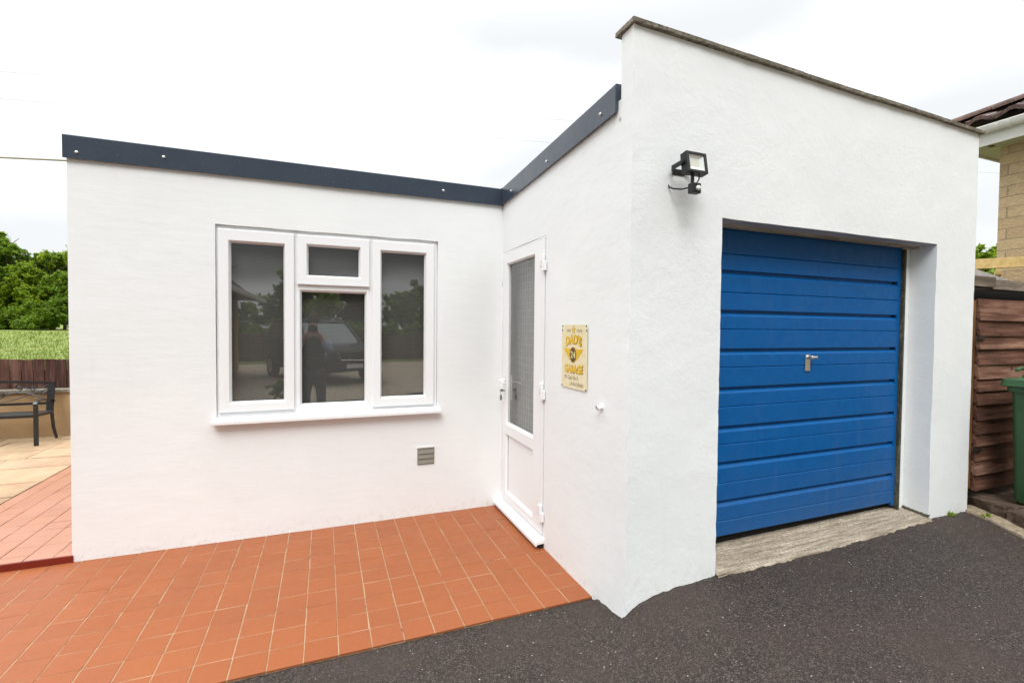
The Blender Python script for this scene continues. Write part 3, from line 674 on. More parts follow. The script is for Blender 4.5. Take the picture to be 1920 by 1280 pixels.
mb = MB(); mb.lathe([(.014, 0), (.014, -.032), (.010, -.036)], (2.577, -1.672, .895), 'x', 14); mb.box(2.55, 2.576, -1.700, -1.650, .885, .90); mb.build('door_stop', 'white_plastic', B, smooth=True)

# vent brick, overflow stub
mb = MB(); vx0, vx1, vz0, vz1 = -.736, -.596, .424, .562
mb.box(vx0, vx0+.008, -.006, .02, vz0, vz1); mb.box(vx1-.008, vx1, -.006, .02, vz0, vz1); mb.box(vx0+.008, vx1-.008, -.006, .02, vz1-.006, vz1); mb.box(vx0+.008, vx1-.008, -.006, .02, vz0, vz0+.006)
for k in range(3):
    za = vz0+.008+k*.041; mb.hexa([(vx0+.008, -.010, za), (vx1-.008, -.010, za), (vx1-.008, .02, za), (vx0+.008, .02, za)], [(vx0+.008, -.001, za+.039), (vx1-.008, -.001, za+.039), (vx1-.008, .02, za+.039), (vx0+.008, .02, za+.039)])
mb.build('air_vent', 'vent_grey', B)
mb = MB(); mb.box(vx0-.004, vx1+.006, -.004, .01, vz1+.0005, vz1+.012); mb.build('vent_lip', 'render_smooth', B)
mb = MB(); mb.tube([(.01, -1.632, 1.121), (-.036, -1.634, 1.118)], .0125, 14, cap=False); mb.tube([(-.036, -1.634, 1.118), (.01, -1.632, 1.121)], .0085, 14, cap=False); mb.build('overflow_pipe', 'white_plastic', B, smooth=True)
mb = MB(); mb.lathe([(.019, 0), (.017, -.004), (.013, -.007)], (.0, -1.632, 1.123), 'x', 14); mb.build('pipe_collar', 'render_smooth', B)
mb = MB(); mb.lathe([(.0084, 0), (.0084, .002)], (-.028, -1.634, 1.119), 'x', 12); mb.build('pipe_bore', 'dark_void', B)
# concrete threshold
g = Grid()
def thr(u, v):
    f = (v+1.885)/.185; zo = interp(u, [(.55, .182), (1.3, .185), (2.0, .207), (2.6, .236)]); zi = interp(u, [(.55, .230), (2.6, .250)])
    return (u, v, zo+(zi-zo)*min(1, max(0, f))+noise.fractal(Vector((u*20, v*50, 0)), .8, 2, 3)*.0025)
g.panel(thr, lin([.603, 2.572], .02), lin([-1.91, -1.885], .012)); g.panel(thr, lin([.603, 2.572], .02), lin([-1.885, -1.55], .02))
g.v = [(p[0], p[1]+(noise.noise(Vector((p[0]*7, 3, 0)))*.012+noise.noise(Vector((p[0]*31, 9, 0)))*.006 if p[1] < -1.905 else 0), p[2]-(.02 if p[1] < -1.905 else 0)) for p in g.v]
me = bpy.data.meshes.new('concrete_threshold'); me.from_pydata(g.v, [], g.f); me.update(); me.polygons.foreach_set('use_smooth', [True]*len(g.f))
tag(link('concrete_threshold', me, None, 'concrete'), 'brushed concrete threshold under the blue garage door', 'threshold', kind='structure')

mb = MB(); vs = []; K = 24       # mossy, crumbling joint where the reveal meets the threshold
for k in range(K+1):
    y = -1.892+.19*k/K; z = thr(2.57, y)[2]; w = .010+.018*abs(noise.noise(Vector((y*40, 2, 0))))*2*(1-k/K*.5)
    vs += [(2.580, y, z+.020+noise.noise(Vector((y*60, 0, 0)))*.008), (2.577-w, y, z+.003)]
mb.add(vs, [(2*k, 2*k+1, 2*k+3, 2*k+2) for k in range(K)]); mb.build('mossy_joint', 'mossy_timber', B)
# ------------------------------------------------------------------ floodlight
FL = empty('floodlight', (.27, YG, 2.41), label='black square floodlight with motion sensor above the blue door', cat='floodlight')
def fl(mb, name, mat, par=None, **k):
    o = mb.build(name, mat, par or FL, **k)
    return o
rx = Matrix.Rotation(R(-10), 3, 'X'); ctr = Vector((.020, -.128, -.012)); tl = lambda p: ctr+rx@Vector(p)
def fbox(mb, x0, x1, y0, y1, z0, z1, tilt=True):
    vs = [Vector((x, y, z)) for z in (z0, z1) for y in (y0, y1) for x in (x0, x1)]
    if tilt: vs = [tl(v) for v in vs]
    mb.add(vs, [(0, 2, 3, 1), (4, 5, 7, 6), (0, 1, 5, 4), (2, 6, 7, 3), (0, 4, 6, 2), (1, 3, 7, 5)])
mb = MB(); w, h = .064, .054
fbox(mb, -w, w, .004, .034, -h, h); fbox(mb, -w, -w+.016, -.012, .004, -h, h); fbox(mb, w-.016, w, -.012, .004, -h, h); fbox(mb, -w+.016, w-.016, -.012, .004, h-.013, h); fbox(mb, -w+.016, w-.016, -.012, .004, -h, -h+.013)
for k in range(7): fbox(mb, -w+.014+k*.019, -w+.018+k*.019, .034, .050, -h+.01, h-.01)
fl(mb, 'housing', 'black_paint', bevel=.0025)
mb = MB(); iw, ih = w-.016, h-.013   # recessed reflector behind glass
q = [tl(p) for p in ((-iw, -.006, -ih), (iw, -.006, -ih), (iw, -.006, ih), (-iw, -.006, ih))]; q2 = [tl(p) for p in ((-iw*.62, .003, -ih*.5), (iw*.5, .003, -ih*.5), (iw*.5, .003, ih*.62), (-iw*.62, .003, ih*.62))]
mb.add(q+q2, [(0, 1, 5, 4), (1, 2, 6, 5), (2, 3, 7, 6), (3, 0, 4, 7)]); fl(mb, 'reflector', 'lens')
plain('led_cream', (.60, .60, .52), .4, var=.03)
mb = MB(); mb.add(q2, [(0, 1, 2, 3)]); fl(mb, 'led_panel', 'led_cream')
mb = MB()
for s_ in (-1, 1):
    mb.bar((.02+s_*(w+.008), -.110, -.012), (.02+s_*(w+.004), -.030, -.016), .004, .026); mb.bar((.02+s_*(w+.004), -.030, -.016), (.02+s_*(w*.5), -.004, -.020), .004, .028)
    mb.lathe([(.012, 0), (.012, s_*.010)], (.02+s_*(w+.006), -.112, -.012), 'x', 12)
mb.box(.02-w*.6, .02+w*.6, -.006, .002, -.036, -.006); fl(mb, 'bracket', 'black_paint', bevel=.001)
mb = MB(); mb.box(-.004, .012, -.130, -.118, -.120, -.062); mb.box(-.020, .034, -.154, -.118, -.168, -.118); sen = fl(mb, 'sensor', 'black_paint', bevel=.003)
mb = MB(); mb.lathe([(.013, 0), (.0125, -.005), (.009, -.010), (.004, -.0125)], (.014, -.154, -.144), 'y', 14); o = mb.build('sensor_dome', 'white_plastic', FL, smooth=True)
mb = MB(); mb.tube([(.046, -.125, -.062), (.048, -.122, -.088), (.032, -.120, -.112), (.020, -.120, -.120)], .0035, 8); mb.tube([(-.010, -.120, -.135), (-.020, -.08, -.134), (-.034, -.03, -.120), (-.042, -.010, -.108), (-.042, .004, -.092)], .0042, 8); fl(mb, 'cable', 'rubber', smooth=True)

# ------------------------------------------------------------------ tin sign
SG = empty('tin_sign', (-.004, -1.312, 1.386), label='yellow and cream tin garage sign screwed to the white side wall', cat='sign')
SW, SH = .318, .398
def ms_(x, y, d=0): return (-d, -(x-SW/2), y-SH/2)
mb = MB(); c = .010; pl_ = [(c, 0), (SW-c, 0), (SW, c), (SW, SH-c), (SW-c, SH), (c, SH), (0, SH-c), (0, c)]
mb.add([ms_(x, y, 0) for x, y in pl_]+[ms_(x, y, .0022) for x, y in pl_], [tuple(range(8)), tuple(range(15, 7, -1))]+[(k, (k+1) % 8, 8+(k+1) % 8, 8+k) for k in range(8)])
plate = mb.build('plate', 'sign_tin', SG)
def text(body, cx, cy, h, width, warp=None, bold=.0, mat='sign_ink', d=.0032, name='lettering', shear=0):
    cu = bpy.data.curves.new('t', 'FONT'); cu.body = body; cu.size = 1; cu.align_x = 'CENTER'; cu.offset = bold; cu.resolution_u = 2; cu.shear = shear
    o = bpy.data.objects.new('t', cu); COL.objects.link(o); bpy.context.view_layer.update()
    me = bpy.data.meshes.new_from_object(o.evaluated_get(bpy.context.evaluated_depsgraph_get())); bpy.data.objects.remove(o)
    xs = [v.co.x for v in me.vertices]; ys_ = [v.co.y for v in me.vertices]; x0, x1, y0_, y1_ = min(xs), max(xs), min(ys_), max(ys_)
    for v in me.vertices:
        u = (v.co.x-x0)/(x1-x0); w_ = (v.co.y-y0_)/(y1_-y0_)
        X = cx+(u-.5)*width; Y = cy+(w_-.5)*h
        if warp: X, Y = warp(u, w_, X, Y)
        v.co = ms_(X, Y, d)
    return link(name, me, plate, mat)
YT = lambda f: SH*(1-f)
text('OPEN', .092, YT(.092), .017, .052); text('HOURS', .228, YT(.095), .018, .064)
def star(cx, cy, r, mat, d=.003):
    mb = MB(); P = [ms_(cx+(r if k % 2 == 0 else r*.42)*math.sin(k*math.pi/5), cy+(r if k % 2 == 0 else r*.42)*math.cos(k*math.pi/5), d) for k in range(10)]
    mb.add(P+[ms_(cx, cy, d)], [(k, (k+1) % 10, 10) for k in range(10)]); return mb.build('star', mat, plate)
star(.152, YT(.082), .029, 'sign_brown', .0028); star(.152, YT(.082), .025, 'sign_yellow', .0032)
arch = lambda u, w_, X, Y: (X, Y+.020*(1-(2*u-1)**2)-.006)
text("DAD'S", .155, YT(.262), .064, .205, arch, .055, 'sign_brown', .0027); text("DAD'S", .152, YT(.258), .060, .196, arch, .045, 'sign_yellow', .0034)
mb = MB()
for s_ in (-1, 1):
    for k in range(6):
        y1 = YT(.375)-k*.0118; L_ = .126-.013*k; x0 = SW*.475+s_*.018; x1 = SW*.475+s_*L_
        mb.add([ms_(x0, y1-.0108, .003), ms_(x1-s_*.010, y1-.0108, .003), ms_(x1, y1, .003), ms_(x0, y1, .003)], [(0, 1, 2, 3)])
mb.build('wings', 'sign_yellow', plate)
def disc(cx, cy, rx_, ry_, mat, d):
    mb = MB(); n = 28; mb.add([ms_(cx+rx_*math.cos(2*math.pi*k/n), cy+ry_*math.sin(2*math.pi*k/n), d) for k in range(n)], [tuple(range(n))]); mb.build('badge', mat, plate)
disc(.150, YT(.47), .044, .050, 'sign_yellow', .0034); disc(.150, YT(.47), .041, .047, 'sign_brown', .0038)
text('24', .151, YT(.468), .042, .062, None, .02, 'sign_cream', .0042)
blk = lambda u, w_, X, Y: (X, Y-.004*(1-(2*u-1)**2))
text('GARAGE', .158, YT(.688), .056, .236, blk, .055, 'sign_brown', .0027); text('GARAGE', .156, YT(.684), .052, .228, blk, .045, 'sign_yellow', .0034)
text("If I Can't Fix It", .130, YT(.828), .026, .175, None, 0, 'sign_ink', .0032, shear=.25)
text("...It Ain't Broke", .192, YT(.920), .026, .175, None, 0, 'sign_ink', .0032, shear=.25)
for x, y in ((.008, .008), (SW-.008, .008), (.008, SH-.008), (SW-.008, SH-.008), (.006, SH-.035), (SW-.006, SH-.035)):
    mb = MB(); mb.lathe([(.0042, 0), (.0042, -.003), (.003, -.005)], ms_(x, y, .002), 'x', 10); mb.build('screw', 'rubber', plate)

# ------------------------------------------------------------------ right hand side: sleepers, gate, bin
def beam_between(name, a, b_, z0, zt0, zt1, depth, mat, label, side=1):
    a = Vector((*a, 0)); b_ = Vector((*b_, 0)); d = (b_-a).normalized(); nn = Vector((-d.y, d.x, 0))*side*depth
    K = 10; mb = MB(); vs = []
    for k in range(K+1):
        p = a.lerp(b_, k/K); zt = zt0+(zt1-zt0)*k/K; w = noise.noise(p*9)*.006
        for q, z in ((p, z0), (p, zt-.012+w), (p+nn*.06, zt+w), (p+nn, zt+w*.4), (p+nn, z0)): vs.append((q.x+noise.noise(q*22)*.004, q.y+noise.noise(q*19)*.004, z))
    fs = [(k*5+i, k*5+(i+1) % 5, (k+1)*5+(i+1) % 5, (k+1)*5+i) for k in range(K) for i in range(5)]+[(4, 3, 2, 1, 0), tuple(K*5+i for i in range(5))]
    mb.add(vs, fs); return tag(mb.build(name, mat, smooth=False), label, 'sleeper', 'dark timber sleepers edging the raised bin area')
beam_between('timber_sleeper', (3.235, -1.76), (3.048, -2.098), .10, .292, .330, .22, 'sleeper_wood', 'dark weathered timber sleeper beside the right corner of the garage')
beam_between('timber_sleeper', (3.040, -2.112), (2.62, -2.90), .08, .318, .318, .22, 'sleeper_wood', 'dark timber sleeper below the green bin, at the right edge')
mb = MB(); a = Vector((3.075, -1.80, 0)); d = Vector((-.44, -.90, 0)).normalized(); n_ = Vector((.9, -.44, 0)).normalized(); vs = []
K = 26
for k in range(K+1):
    p = a+d*(1.35*k/K); zz_ = z_asphalt(p.x, p.y)+.012
    for w_, dz in ((-.012, -.03), (noise.noise(p*8)*.012, .002), (.10, .008), (.17, .0)): q = p+n_*w_; vs.append((q.x, q.y, zz_+dz+noise.noise(q*16)*.004))
mb.add(vs, [(k*4+i, k*4+i+1, (k+1)*4+i+1, (k+1)*4+i) for k in range(K) for i in range(3)])
tag(mb.build('kerb', 'kerb_concrete', smooth=True), 'pale mortar kerb between asphalt and sleepers', 'kerb', kind='structure')
mb = MB(); mb.hexa([(3.24, -1.76, .1), (2.72, -2.9, .1), (5, -2.9, .1), (5, -1.76, .1)], [(3.24, -1.76, .30), (2.80, -2.9, .312), (5, -2.9, .312), (5, -1.76, .305)]);
tag(mb.build('bin_base', 'sleeper_wood'), 'raised dark timber and soil base under the green bin', 'base', kind='structure')
mb = MB(); mb.hexa([(3.06, -1.8, .0), (3.06, -1.5, .0), (14, -1.5, .0), (14, -1.8, 0)], [(3.06, -1.8, .3), (3.06, -1.5, .3), (14, -1.5, .3), (14, -1.8, .3)]);
tag(mb.build('side_bank', 'ground_mat'), 'soil ground behind the wooden gate', 'soil', kind='structure')

GT = empty('wooden_gate', (3.14, -1.86, .36), label='brown gate of overlapping horizontal boards beside the garage', cat='gate')
def gl_(mb): mb.v = [(v[0]-3.14, v[1]+1.86, v[2]-.36) for v in mb.v]; return mb
bl = [1.804, 1.663, 1.546, 1.445, 1.327, 1.217, 1.123, 1.02, .905, .797, .706, .594, .486, .369]
mb = MB()
for zt, zb in zip(bl, bl[1:]):
    K = 24; vs = []; sk = random.uniform(-.004, .004); sk2 = random.uniform(-.003, .005)
    for k in range(K+1):
        X = 3.1405+1.9*k/K; w = noise.noise(Vector((X*3, zt*7, 0)))*.003
        vs += [(X, -1.889+w, zb-.010+sk2*k/K), (X, -1.866+w, zt+.012+sk*k/K), (X, -1.856, zt+.012+sk*k/K), (X, -1.860, zb-.006+sk2*k/K)]
    mb.add(vs, [(k*4+i, k*4+(i+1) % 4, (k+1)*4+(i+1) % 4, (k+1)*4+i) for k in range(K) for i in range(4)]+[(3, 2, 1, 0), tuple(K*4+i for i in range(4))])
gl_(mb).build('boards', 'gate_wood', GT)
mb = MB(); mb.box(3.142, 3.180, -1.855, -1.815, .37, 1.806); gl_(mb).build('batten', 'gate_batten', GT)
for z in (1.522, .672):
    mb = MB(); mb.box(3.09, 3.20, -1.897, -1.888, z-.014, z+.010); mb.lathe([(.010, -.022), (.010, .020)], (3.105, -1.892, z), 'z', 10); gl_(mb).build('hinge', 'black_paint', GT, bevel=.002)
# shed behind the gate: open dark front under a weathered beam, grey side panel
SH_ = empty('garden_shed', (3.9, -1.5, .3), label='low grey shed with weathered front beam behind the wooden gate', cat='shed')
def sh(mb): mb.v = [(v[0]-3.9, v[1]+1.5, v[2]-.3) for v in mb.v]; return mb
mb = MB(); mb.box(3.10, 3.485, -1.82, -1.74, 1.918, 2.000); mb.box(3.495, 5.2, -1.80, -1.72, 1.905, 1.985); sh(mb).build('front_beam', 'grey_timber', SH_, bevel=.004)
mb = MB(); mb.box(3.07, 3.19, -1.80, -1.72, .3, 1.917); sh(mb).build('post', 'grey_timber', SH_, bevel=.004)
mb = MB(); mb.box(3.19, 5.2, -1.66, -1.62, .3, 1.99); sh(mb).build('dark_gap_sheet', 'dark_void', SH_)  # added black sheet, paints the dark of the gap between beam and gate
mb = MB(); mb.hexa([(3.06, -1.72, 1.95), (5.3, -1.16, 1.93), (5.3, -1.10, 1.93), (3.06, -1.66, 1.95)], [(3.06, -1.72, 2.118), (5.3, -1.16, 2.118), (5.3, -1.10, 2.118), (3.06, -1.66, 2.118)]); sh(mb).build('side_panel', 'lintel_paint', SH_)
# pergola of new timber further back
PG = empty('timber_pergola', (5.3, -1.1, .3), label='new yellow timber pergola beams behind the shed', cat='pergola')
def pgm(mb): mb.v = [(v[0]-5.3, v[1]+1.1, v[2]-.3) for v in mb.v]; return mb
mb = MB(); mb.bar((4.5, -.12, 2.298), (5.75, -1.93, 2.298), .05, .105); pgm(mb).build('beam', 'new_timber', PG, bevel=.003)
mb = MB(); mb.bar((5.31, -1.06, 2.215), (6.1, -.7, 2.215), .05, .055); pgm(mb).build('joist', 'new_timber', PG, bevel=.003)
mb = MB(); mb.bar((5.50, -1.42, 2.150), (6.3, -1.1, 2.150), .05, .075); pgm(mb).build('joist', 'new_timber', PG, bevel=.003)
mb = MB(); mb.box(5.70, 5.79, -1.97, -1.88, .3, 2.24); pgm(mb).build('post', 'new_timber', PG, bevel=.003)

# wheelie bin
BN = empty('wheelie_bin', (3.43, -2.30, .335), R(-90), label='dark green plastic wheelie bin standing by the wooden gate', cat='bin')
mb = MB()
def rrect(w, d, z, r=.04, n=4, ox=0, oy=0):
    pts = []
    for cx, cy, a0 in ((w/2-r, d/2-r, 0), (-w/2+r, d/2-r, 90), (-w/2+r, -d/2+r, 180), (w/2-r, -d/2+r, 270)):
        for k in range(n+1): a = R(a0+90*k/n); pts.append((ox+cx+r*math.cos(a), oy+cy+r*math.sin(a), z))
    return pts
def loft(mb, rings, caps=True):
    n = len(rings[0]); vs = [v for q in rings for v in q]
    fs = [(i*n+k, i*n+(k+1) % n, (i+1)*n+(k+1) % n, (i+1)*n+k) for i in range(len(rings)-1) for k in range(n)]
    if caps: fs += [tuple(range(n))[::-1], tuple((len(rings)-1)*n+k for k in range(n))]
    mb.add(vs, fs)
loft(mb, [rrect(.44, .44, 0), rrect(.46, .47, .03), rrect(.49, .53, .78), rrect(.50, .54, .80), rrect(.535, .575, .805, .045), rrect(.535, .575, .838, .045)])
body = mb.build('body', 'bin_green', BN, smooth=True)
mb = MB(); loft(mb, [rrect(.585, .63, .842, .05), rrect(.59, .635, .846, .05), rrect(.575, .62, .892, .05), rrect(.44, .47, .905, .05), rrect(.42, .45, .925, .05), rrect(.38, .40, .934, .05)]); mb.build('lid', 'bin_green', BN, smooth=True)
mb = MB(); mb.box(-.245, -.20, .10, .22, .93, .965); mb.tube([(-.24, -.2, .955), (-.26, -.1, .965), (-.24, .05, .955)], .014, 8); mb.build('lid_handle', 'bin_green', BN, bevel=.004)
for s_ in (-1, 1):
    mb = MB(); mb.lathe([(.10, s_*.02), (.10, s_*.055), (.08, s_*.06)], (s_*.20, .27, .10), 'x', 20); mb.build('wheel', 'rubber', BN, smooth=True)

# weeds
for (wx, wy, sc, lb) in ((2.81, -1.905, .045, 'small green weed at the foot of the white garage pier'), (2.99, -2.03, .055, 'small green weed growing along the pale kerb edge')):
    mb = MB(); z0 = z_asphalt(wx, wy)
    for k in range(26):
        a = random.uniform(0, 6.28); L_ = random.uniform(.4, 1)*sc; el = random.uniform(.2, 1.3); d = Vector((math.cos(a)*math.cos(el), math.sin(a)*math.cos(el), math.sin(el))); s_ = d.cross(Vector((0, 0, 1))).normalized()*L_*.16
        p = Vector((wx+random.gauss(0, .012), wy+random.gauss(0, .008), z0)); mb.add([p, p+d*L_*.55+s_, p+d*L_, p+d*L_*.55-s_], [(0, 1, 2, 3)])
    tag(mb.build('weed', 'leaf_bright'), lb, 'weed', 'weeds at the edge of the asphalt')

# ------------------------------------------------------------------ neighbouring house
H = empty('neighbouring_house', (6.2, -.66, 0), label='tan stone block house with brown tiled roof and white gutter', cat='house')
def hh(mb): mb.v = [(v[0]-6.2, v[1]+.66, v[2]) for v in mb.v]; return mb
mb = MB(); mb.box(6.2, 13, -9, -.66, 0, 3.90); hh(mb).build('wall', 'house_block', H)
ZE = 3.79; XE = 5.88; YE = -.40
mb = MB(); mb.box(XE+.02, 13, -9, YE-.02, ZE+.025, ZE+.035)
# soffit boards: grooves
for k in range(5): pass
sf = hh(mb).build('soffit', 'soffit_cream', H)
mb = MB()
for k in range(3): mb.box(XE+.06+.09*k, XE+.062+.09*k, -9, YE-.05, ZE+.0225, ZE+.0252)
hh(mb).build('soffit_groove', 'joint_dark', H)
for yv in (-.62, -1.05):
    mb = MB(); mb.box(XE+.13, XE+.19, yv-.05, yv, ZE+.019, ZE+.0235); hh(mb).build('soffit_vent', 'joint_dark', H)
mb = MB(); mb.box(XE, XE+.018, -9, YE, ZE, ZE+.20); mb.box(XE+.018, 13, YE-.018, YE, ZE, ZE+.20); hh(mb).build('fascia_board', 'house_upvc', H)
mb = MB(); K = 10; vs = []
for yv in (-9, YE-.02):
    for k in range(K+1):
        a = math.pi+math.pi*k/K; vs.append((XE-.062+.055*math.cos(a), yv, ZE+.20+.075*math.sin(a)))
mb.add(vs, [(k, k+1, K+2+k, K+1+k) for k in range(K)])
mb.box(XE-.121, XE-.113, -9, YE-.02, ZE+.188, ZE+.205)
hh(mb).build('gutter', 'house_upvc', H, smooth=True)
for yv in (-.80, -.90, -1.9):
    mb = MB(); vs = []
    for yy in (yv-.02, yv+.02):
        for k in range(K+1):
            a = math.pi+math.pi*k/K; vs.append((XE-.062+.060*math.cos(a), yy, ZE+.20+.081*math.sin(a)))
    mb.add(vs, [(k, k+1, K+2+k, K+1+k) for k in range(K)]); hh(mb).build('gutter_joint', 'house_upvc', H)
# hipped roof: courses of interlocking tiles on the near slope, rounded hip tiles
mb = MB(); pit = .42; X0, Y0, Z0 = XE-.10, -.36, 4.075
for r_ in range(9):
    s0 = r_*.30; vs = []
    yv = -8.5
    while yv < Y0-s0-.02:
        y1 = yv+.30; 
        if y1 > Y0-s0: y1 = Y0-s0
        n = 6; vs = []
        for k in range(n+1):
            f = k/n; yy = yv+(y1-yv)*f; zz_ = .026*math.sin(f*math.pi*2)+random.uniform(-.004, .004)
            vs += [(X0+s0, yy, Z0+pit*s0+zz_-.012), (X0+s0, yy, Z0+pit*s0+zz_+.034), (X0+s0+.34, yy, Z0+pit*(s0+.34)+zz_*.8+.018)]
        mb.add(vs, [(k*3+i, k*3+i+1, k*3+4+i, k*3+3+i) for k in range(n) for i in range(2)])
        yv += .30
mb.add([(X0+.02, -8.5, Z0-.01), (X0+.02, Y0-.02, Z0-.01), (X0+3, Y0-3, Z0+pit*3-.01), (X0+3, -8.5, Z0+pit*3-.01)], [(0, 1, 2, 3)])
for r_ in range(9):    # far hip slope
    s0 = r_*.30; mb.add([(X0+s0, Y0-s0, Z0+pit*s0+.02), (13, Y0-s0, Z0+pit*s0+.02), (13, Y0-s0-.33, Z0+pit*(s0+.33)), (X0+s0+.33, Y0-s0-.33, Z0+pit*(s0+.33))], [(0, 1, 2, 3)])
for k in range(10):    # hip tiles
    a = Vector((X0-.03+k*.28, Y0+.03-k*.28, Z0+.030+pit*k*.28)); e = a+Vector((.30, -.30, pit*.30+.012))
    dv = (e-a).normalized(); sdv = dv.cross(Vector((0, 0, 1))).normalized(); uv = sdv.cross(dv); vs = []
    for p, r0 in ((a, .095), (e, .082)):
        for q in range(9): an = math.pi*q/8; vs.append(p+sdv*math.cos(an)*r0+uv*math.sin(an)*r0*.75)
    mb.add(vs, [(q, q+1, 10+q, 9+q) for q in range(8)]+[tuple(range(9))])
roof = hh(mb).build('roof', 'roof_tile', H)

# ------------------------------------------------------------------ left side garden
RW = empty('retaining_wall', (-6, 4.32, 0), label='low tan rendered garden wall behind the black bench', cat='wall')
def rw(mb): mb.v = [(v[0]+6, v[1]-4.32, v[2]) for v in mb.v]; return mb
mb = MB(); mb.box(-12, -2, 4.29, 4.44, 0, .640); rw(mb).build('render', 'garden_render', RW)
mb = MB(); x = -12
while x < -2: mb.box(x+.004, x+.62, 4.262, 4.47, .641, .683+random.uniform(-.002, .002)); x += .625
rw(mb).build('coping', 'coping_stone', RW, bevel=.004)
FN = empty('garden_fence', (-6, 4.5, .6), label='dark brown vertical board fence above the low garden wall', cat='fence')
mb = MB(); x = -11.9
while x < -2:
    w = .112+random.uniform(-.004, .004); ty = random.uniform(-.004, .004); h = 1.078+random.uniform(-.006, .006)
    mb.hexa([(x, 4.490+ty, .6), (x+w, 4.496+ty, .6), (x+w, 4.512+ty, .6), (x, 4.506+ty, .6)], [(x, 4.490+ty, h), (x+w, 4.496+ty, h), (x+w, 4.512+ty, h), (x, 4.506+ty, h)]); x += w+.011
mb.v = [(v[0]+6, v[1]-4.5, v[2]-.6) for v in mb.v]; mb.build('boards', 'fence_wood', FN)
mb = MB(); mb.box(-5.9, 4, .02, .07, .12, .20); mb.build('rail', 'fence_wood', FN)

# bench
BE = empty('garden_bench', (-5.45, 3.93, .047), label='black metal garden bench with scrolled back on the patio', cat='bench')
BW = .66
def q_(p): return p
for s_ in (-1, 1):
    x = s_*BW
    mb = MB(); mb.tube([(x+.02*s_, .225, 0), (x, .20, .15), (x-.01*s_, .185, .36)], [.017, .02, .021], 4); mb.build('leg', 'bench_black', BE)
    mb = MB(); mb.box(x-.020, x+.020, -.225, -.19, 0, .49); mb.build('leg', 'bench_black', BE, bevel=.004)
    mb = MB(); pts = [(x, -.208, .485), (x, -.222, .515), (x, -.20, .548), (x, -.10, .560), (x, .05, .545), (x, .16, .53), (x, .21, .50)]
    for a, e in zip(pts, pts[1:]): mb.bar(a, e, .040, .014, (0, -.2, 1))
    mb.build('armrest', 'bench_black', BE, smooth=True)
mb = MB()
mb.box(-BW-.01, BW+.01, -.215, -.185, .352, .392); mb.box(-BW-.01, BW+.01, .16, .19, .345, .38)
for s_ in (-1, 1): mb.bar((s_*BW, -.2, .375), (s_*BW, .18, .36), .03, .03)
for k in range(8): mb.box(-BW, BW, -.17+.042*k, -.150+.042*k, .372, .378)
mb.build('seat', 'bench_black', BE, bevel=.003)
def bk(x, z): return (x, .185+(z-.36)*.16, z)      # the back leans
bb = MB()
top = [(x, .735+.030*math.cos(x/BW*math.pi/2)) for x in np.linspace(-BW, BW, 17)]
for a, e in zip(top, top[1:]): bb.bar(bk(*a), bk(*e), .022, .034)
for s_ in (-1, 1): bb.bar(bk(s_*(BW-.03), .36), bk(s_*(BW-.03), .745), .075, .016, (0, 1, 0))
bb.bar(bk(-BW, .475), bk(BW, .475), .020, .03)
bo = bb.build('backrest', 'bench_black', BE)
mb = MB()
def crv(f, t0, t1, n=26, r=.0065): mb.tube([bk(*f(t0+(t1-t0)*k/n)) for k in range(n+1)], r, 6)
def spiral(cx, cz, r, t0, t1, d=1): crv(lambda t: (cx+d*r*(1-.62*(t-t0)/(t1-t0))*math.cos(t), cz+r*(1-.62*(t-t0)/(t1-t0))*math.sin(t)), t0, t1, 30)
for s_ in (-1, 1):
    crv(lambda t: (s_*(.60-.55*t), .66-.16*math.sin(t*math.pi*.5)**1.2), 0, 1)          # big crossing curves
    crv(lambda t: (s_*(.60-.32*t), .50+.13*math.sin(t*math.pi/2)), 0, 1)
    crv(lambda t: (s_*(.60-.55*t), .50-.0+.125*math.sin(t*math.pi)), 0, 1)
    crv(lambda t: (s_*(.59-.30*t), .705-.045*math.sin(t*math.pi)), 0, 1)
    spiral(s_*.30, .690, .045, -.5*math.pi, 2.2*math.pi, s_); spiral(s_*.44, .665, .035, 0, 2.6*math.pi, -s_)
    spiral(s_*.13, .60, .042, -.5*math.pi, 2.4*math.pi, s_); spiral(s_*.07, .665, .04, 0, 2.5*math.pi, -s_)
    spiral(s_*.555, .60, .035, 0, 2.4*math.pi, s_)
mb.build('scrollwork', 'bench_black', bo)

# meadow, rising gently to the trees
g = Grid(); fnm = lambda u, v: (u, v, .93+max(0, v-4.55)*.0105+noise.noise(Vector((u*.15, v*.15, 0)))*.06*min(1, (v-4.5)/4))
g.panel(fnm, lin([-90, 70], 1.2), lin([4.53, 120], 1.0)); V = [(p[0], p[1], p[2]+(noise.noise(Vector((p[0]*1.1, p[1]*1.1, 4)))*.03 if p[1] > 5 else 0)) for p in g.v]
b_ = len(V); me = bpy.data.meshes.new('meadow'); me.from_pydata(V, [], g.f); me.update(); me.polygons.foreach_set('use_smooth', [True]*len(g.f))
tag(link('meadow', me, None, 'meadow'), 'bright green meadow beyond the garden fence', 'meadow', kind='structure')
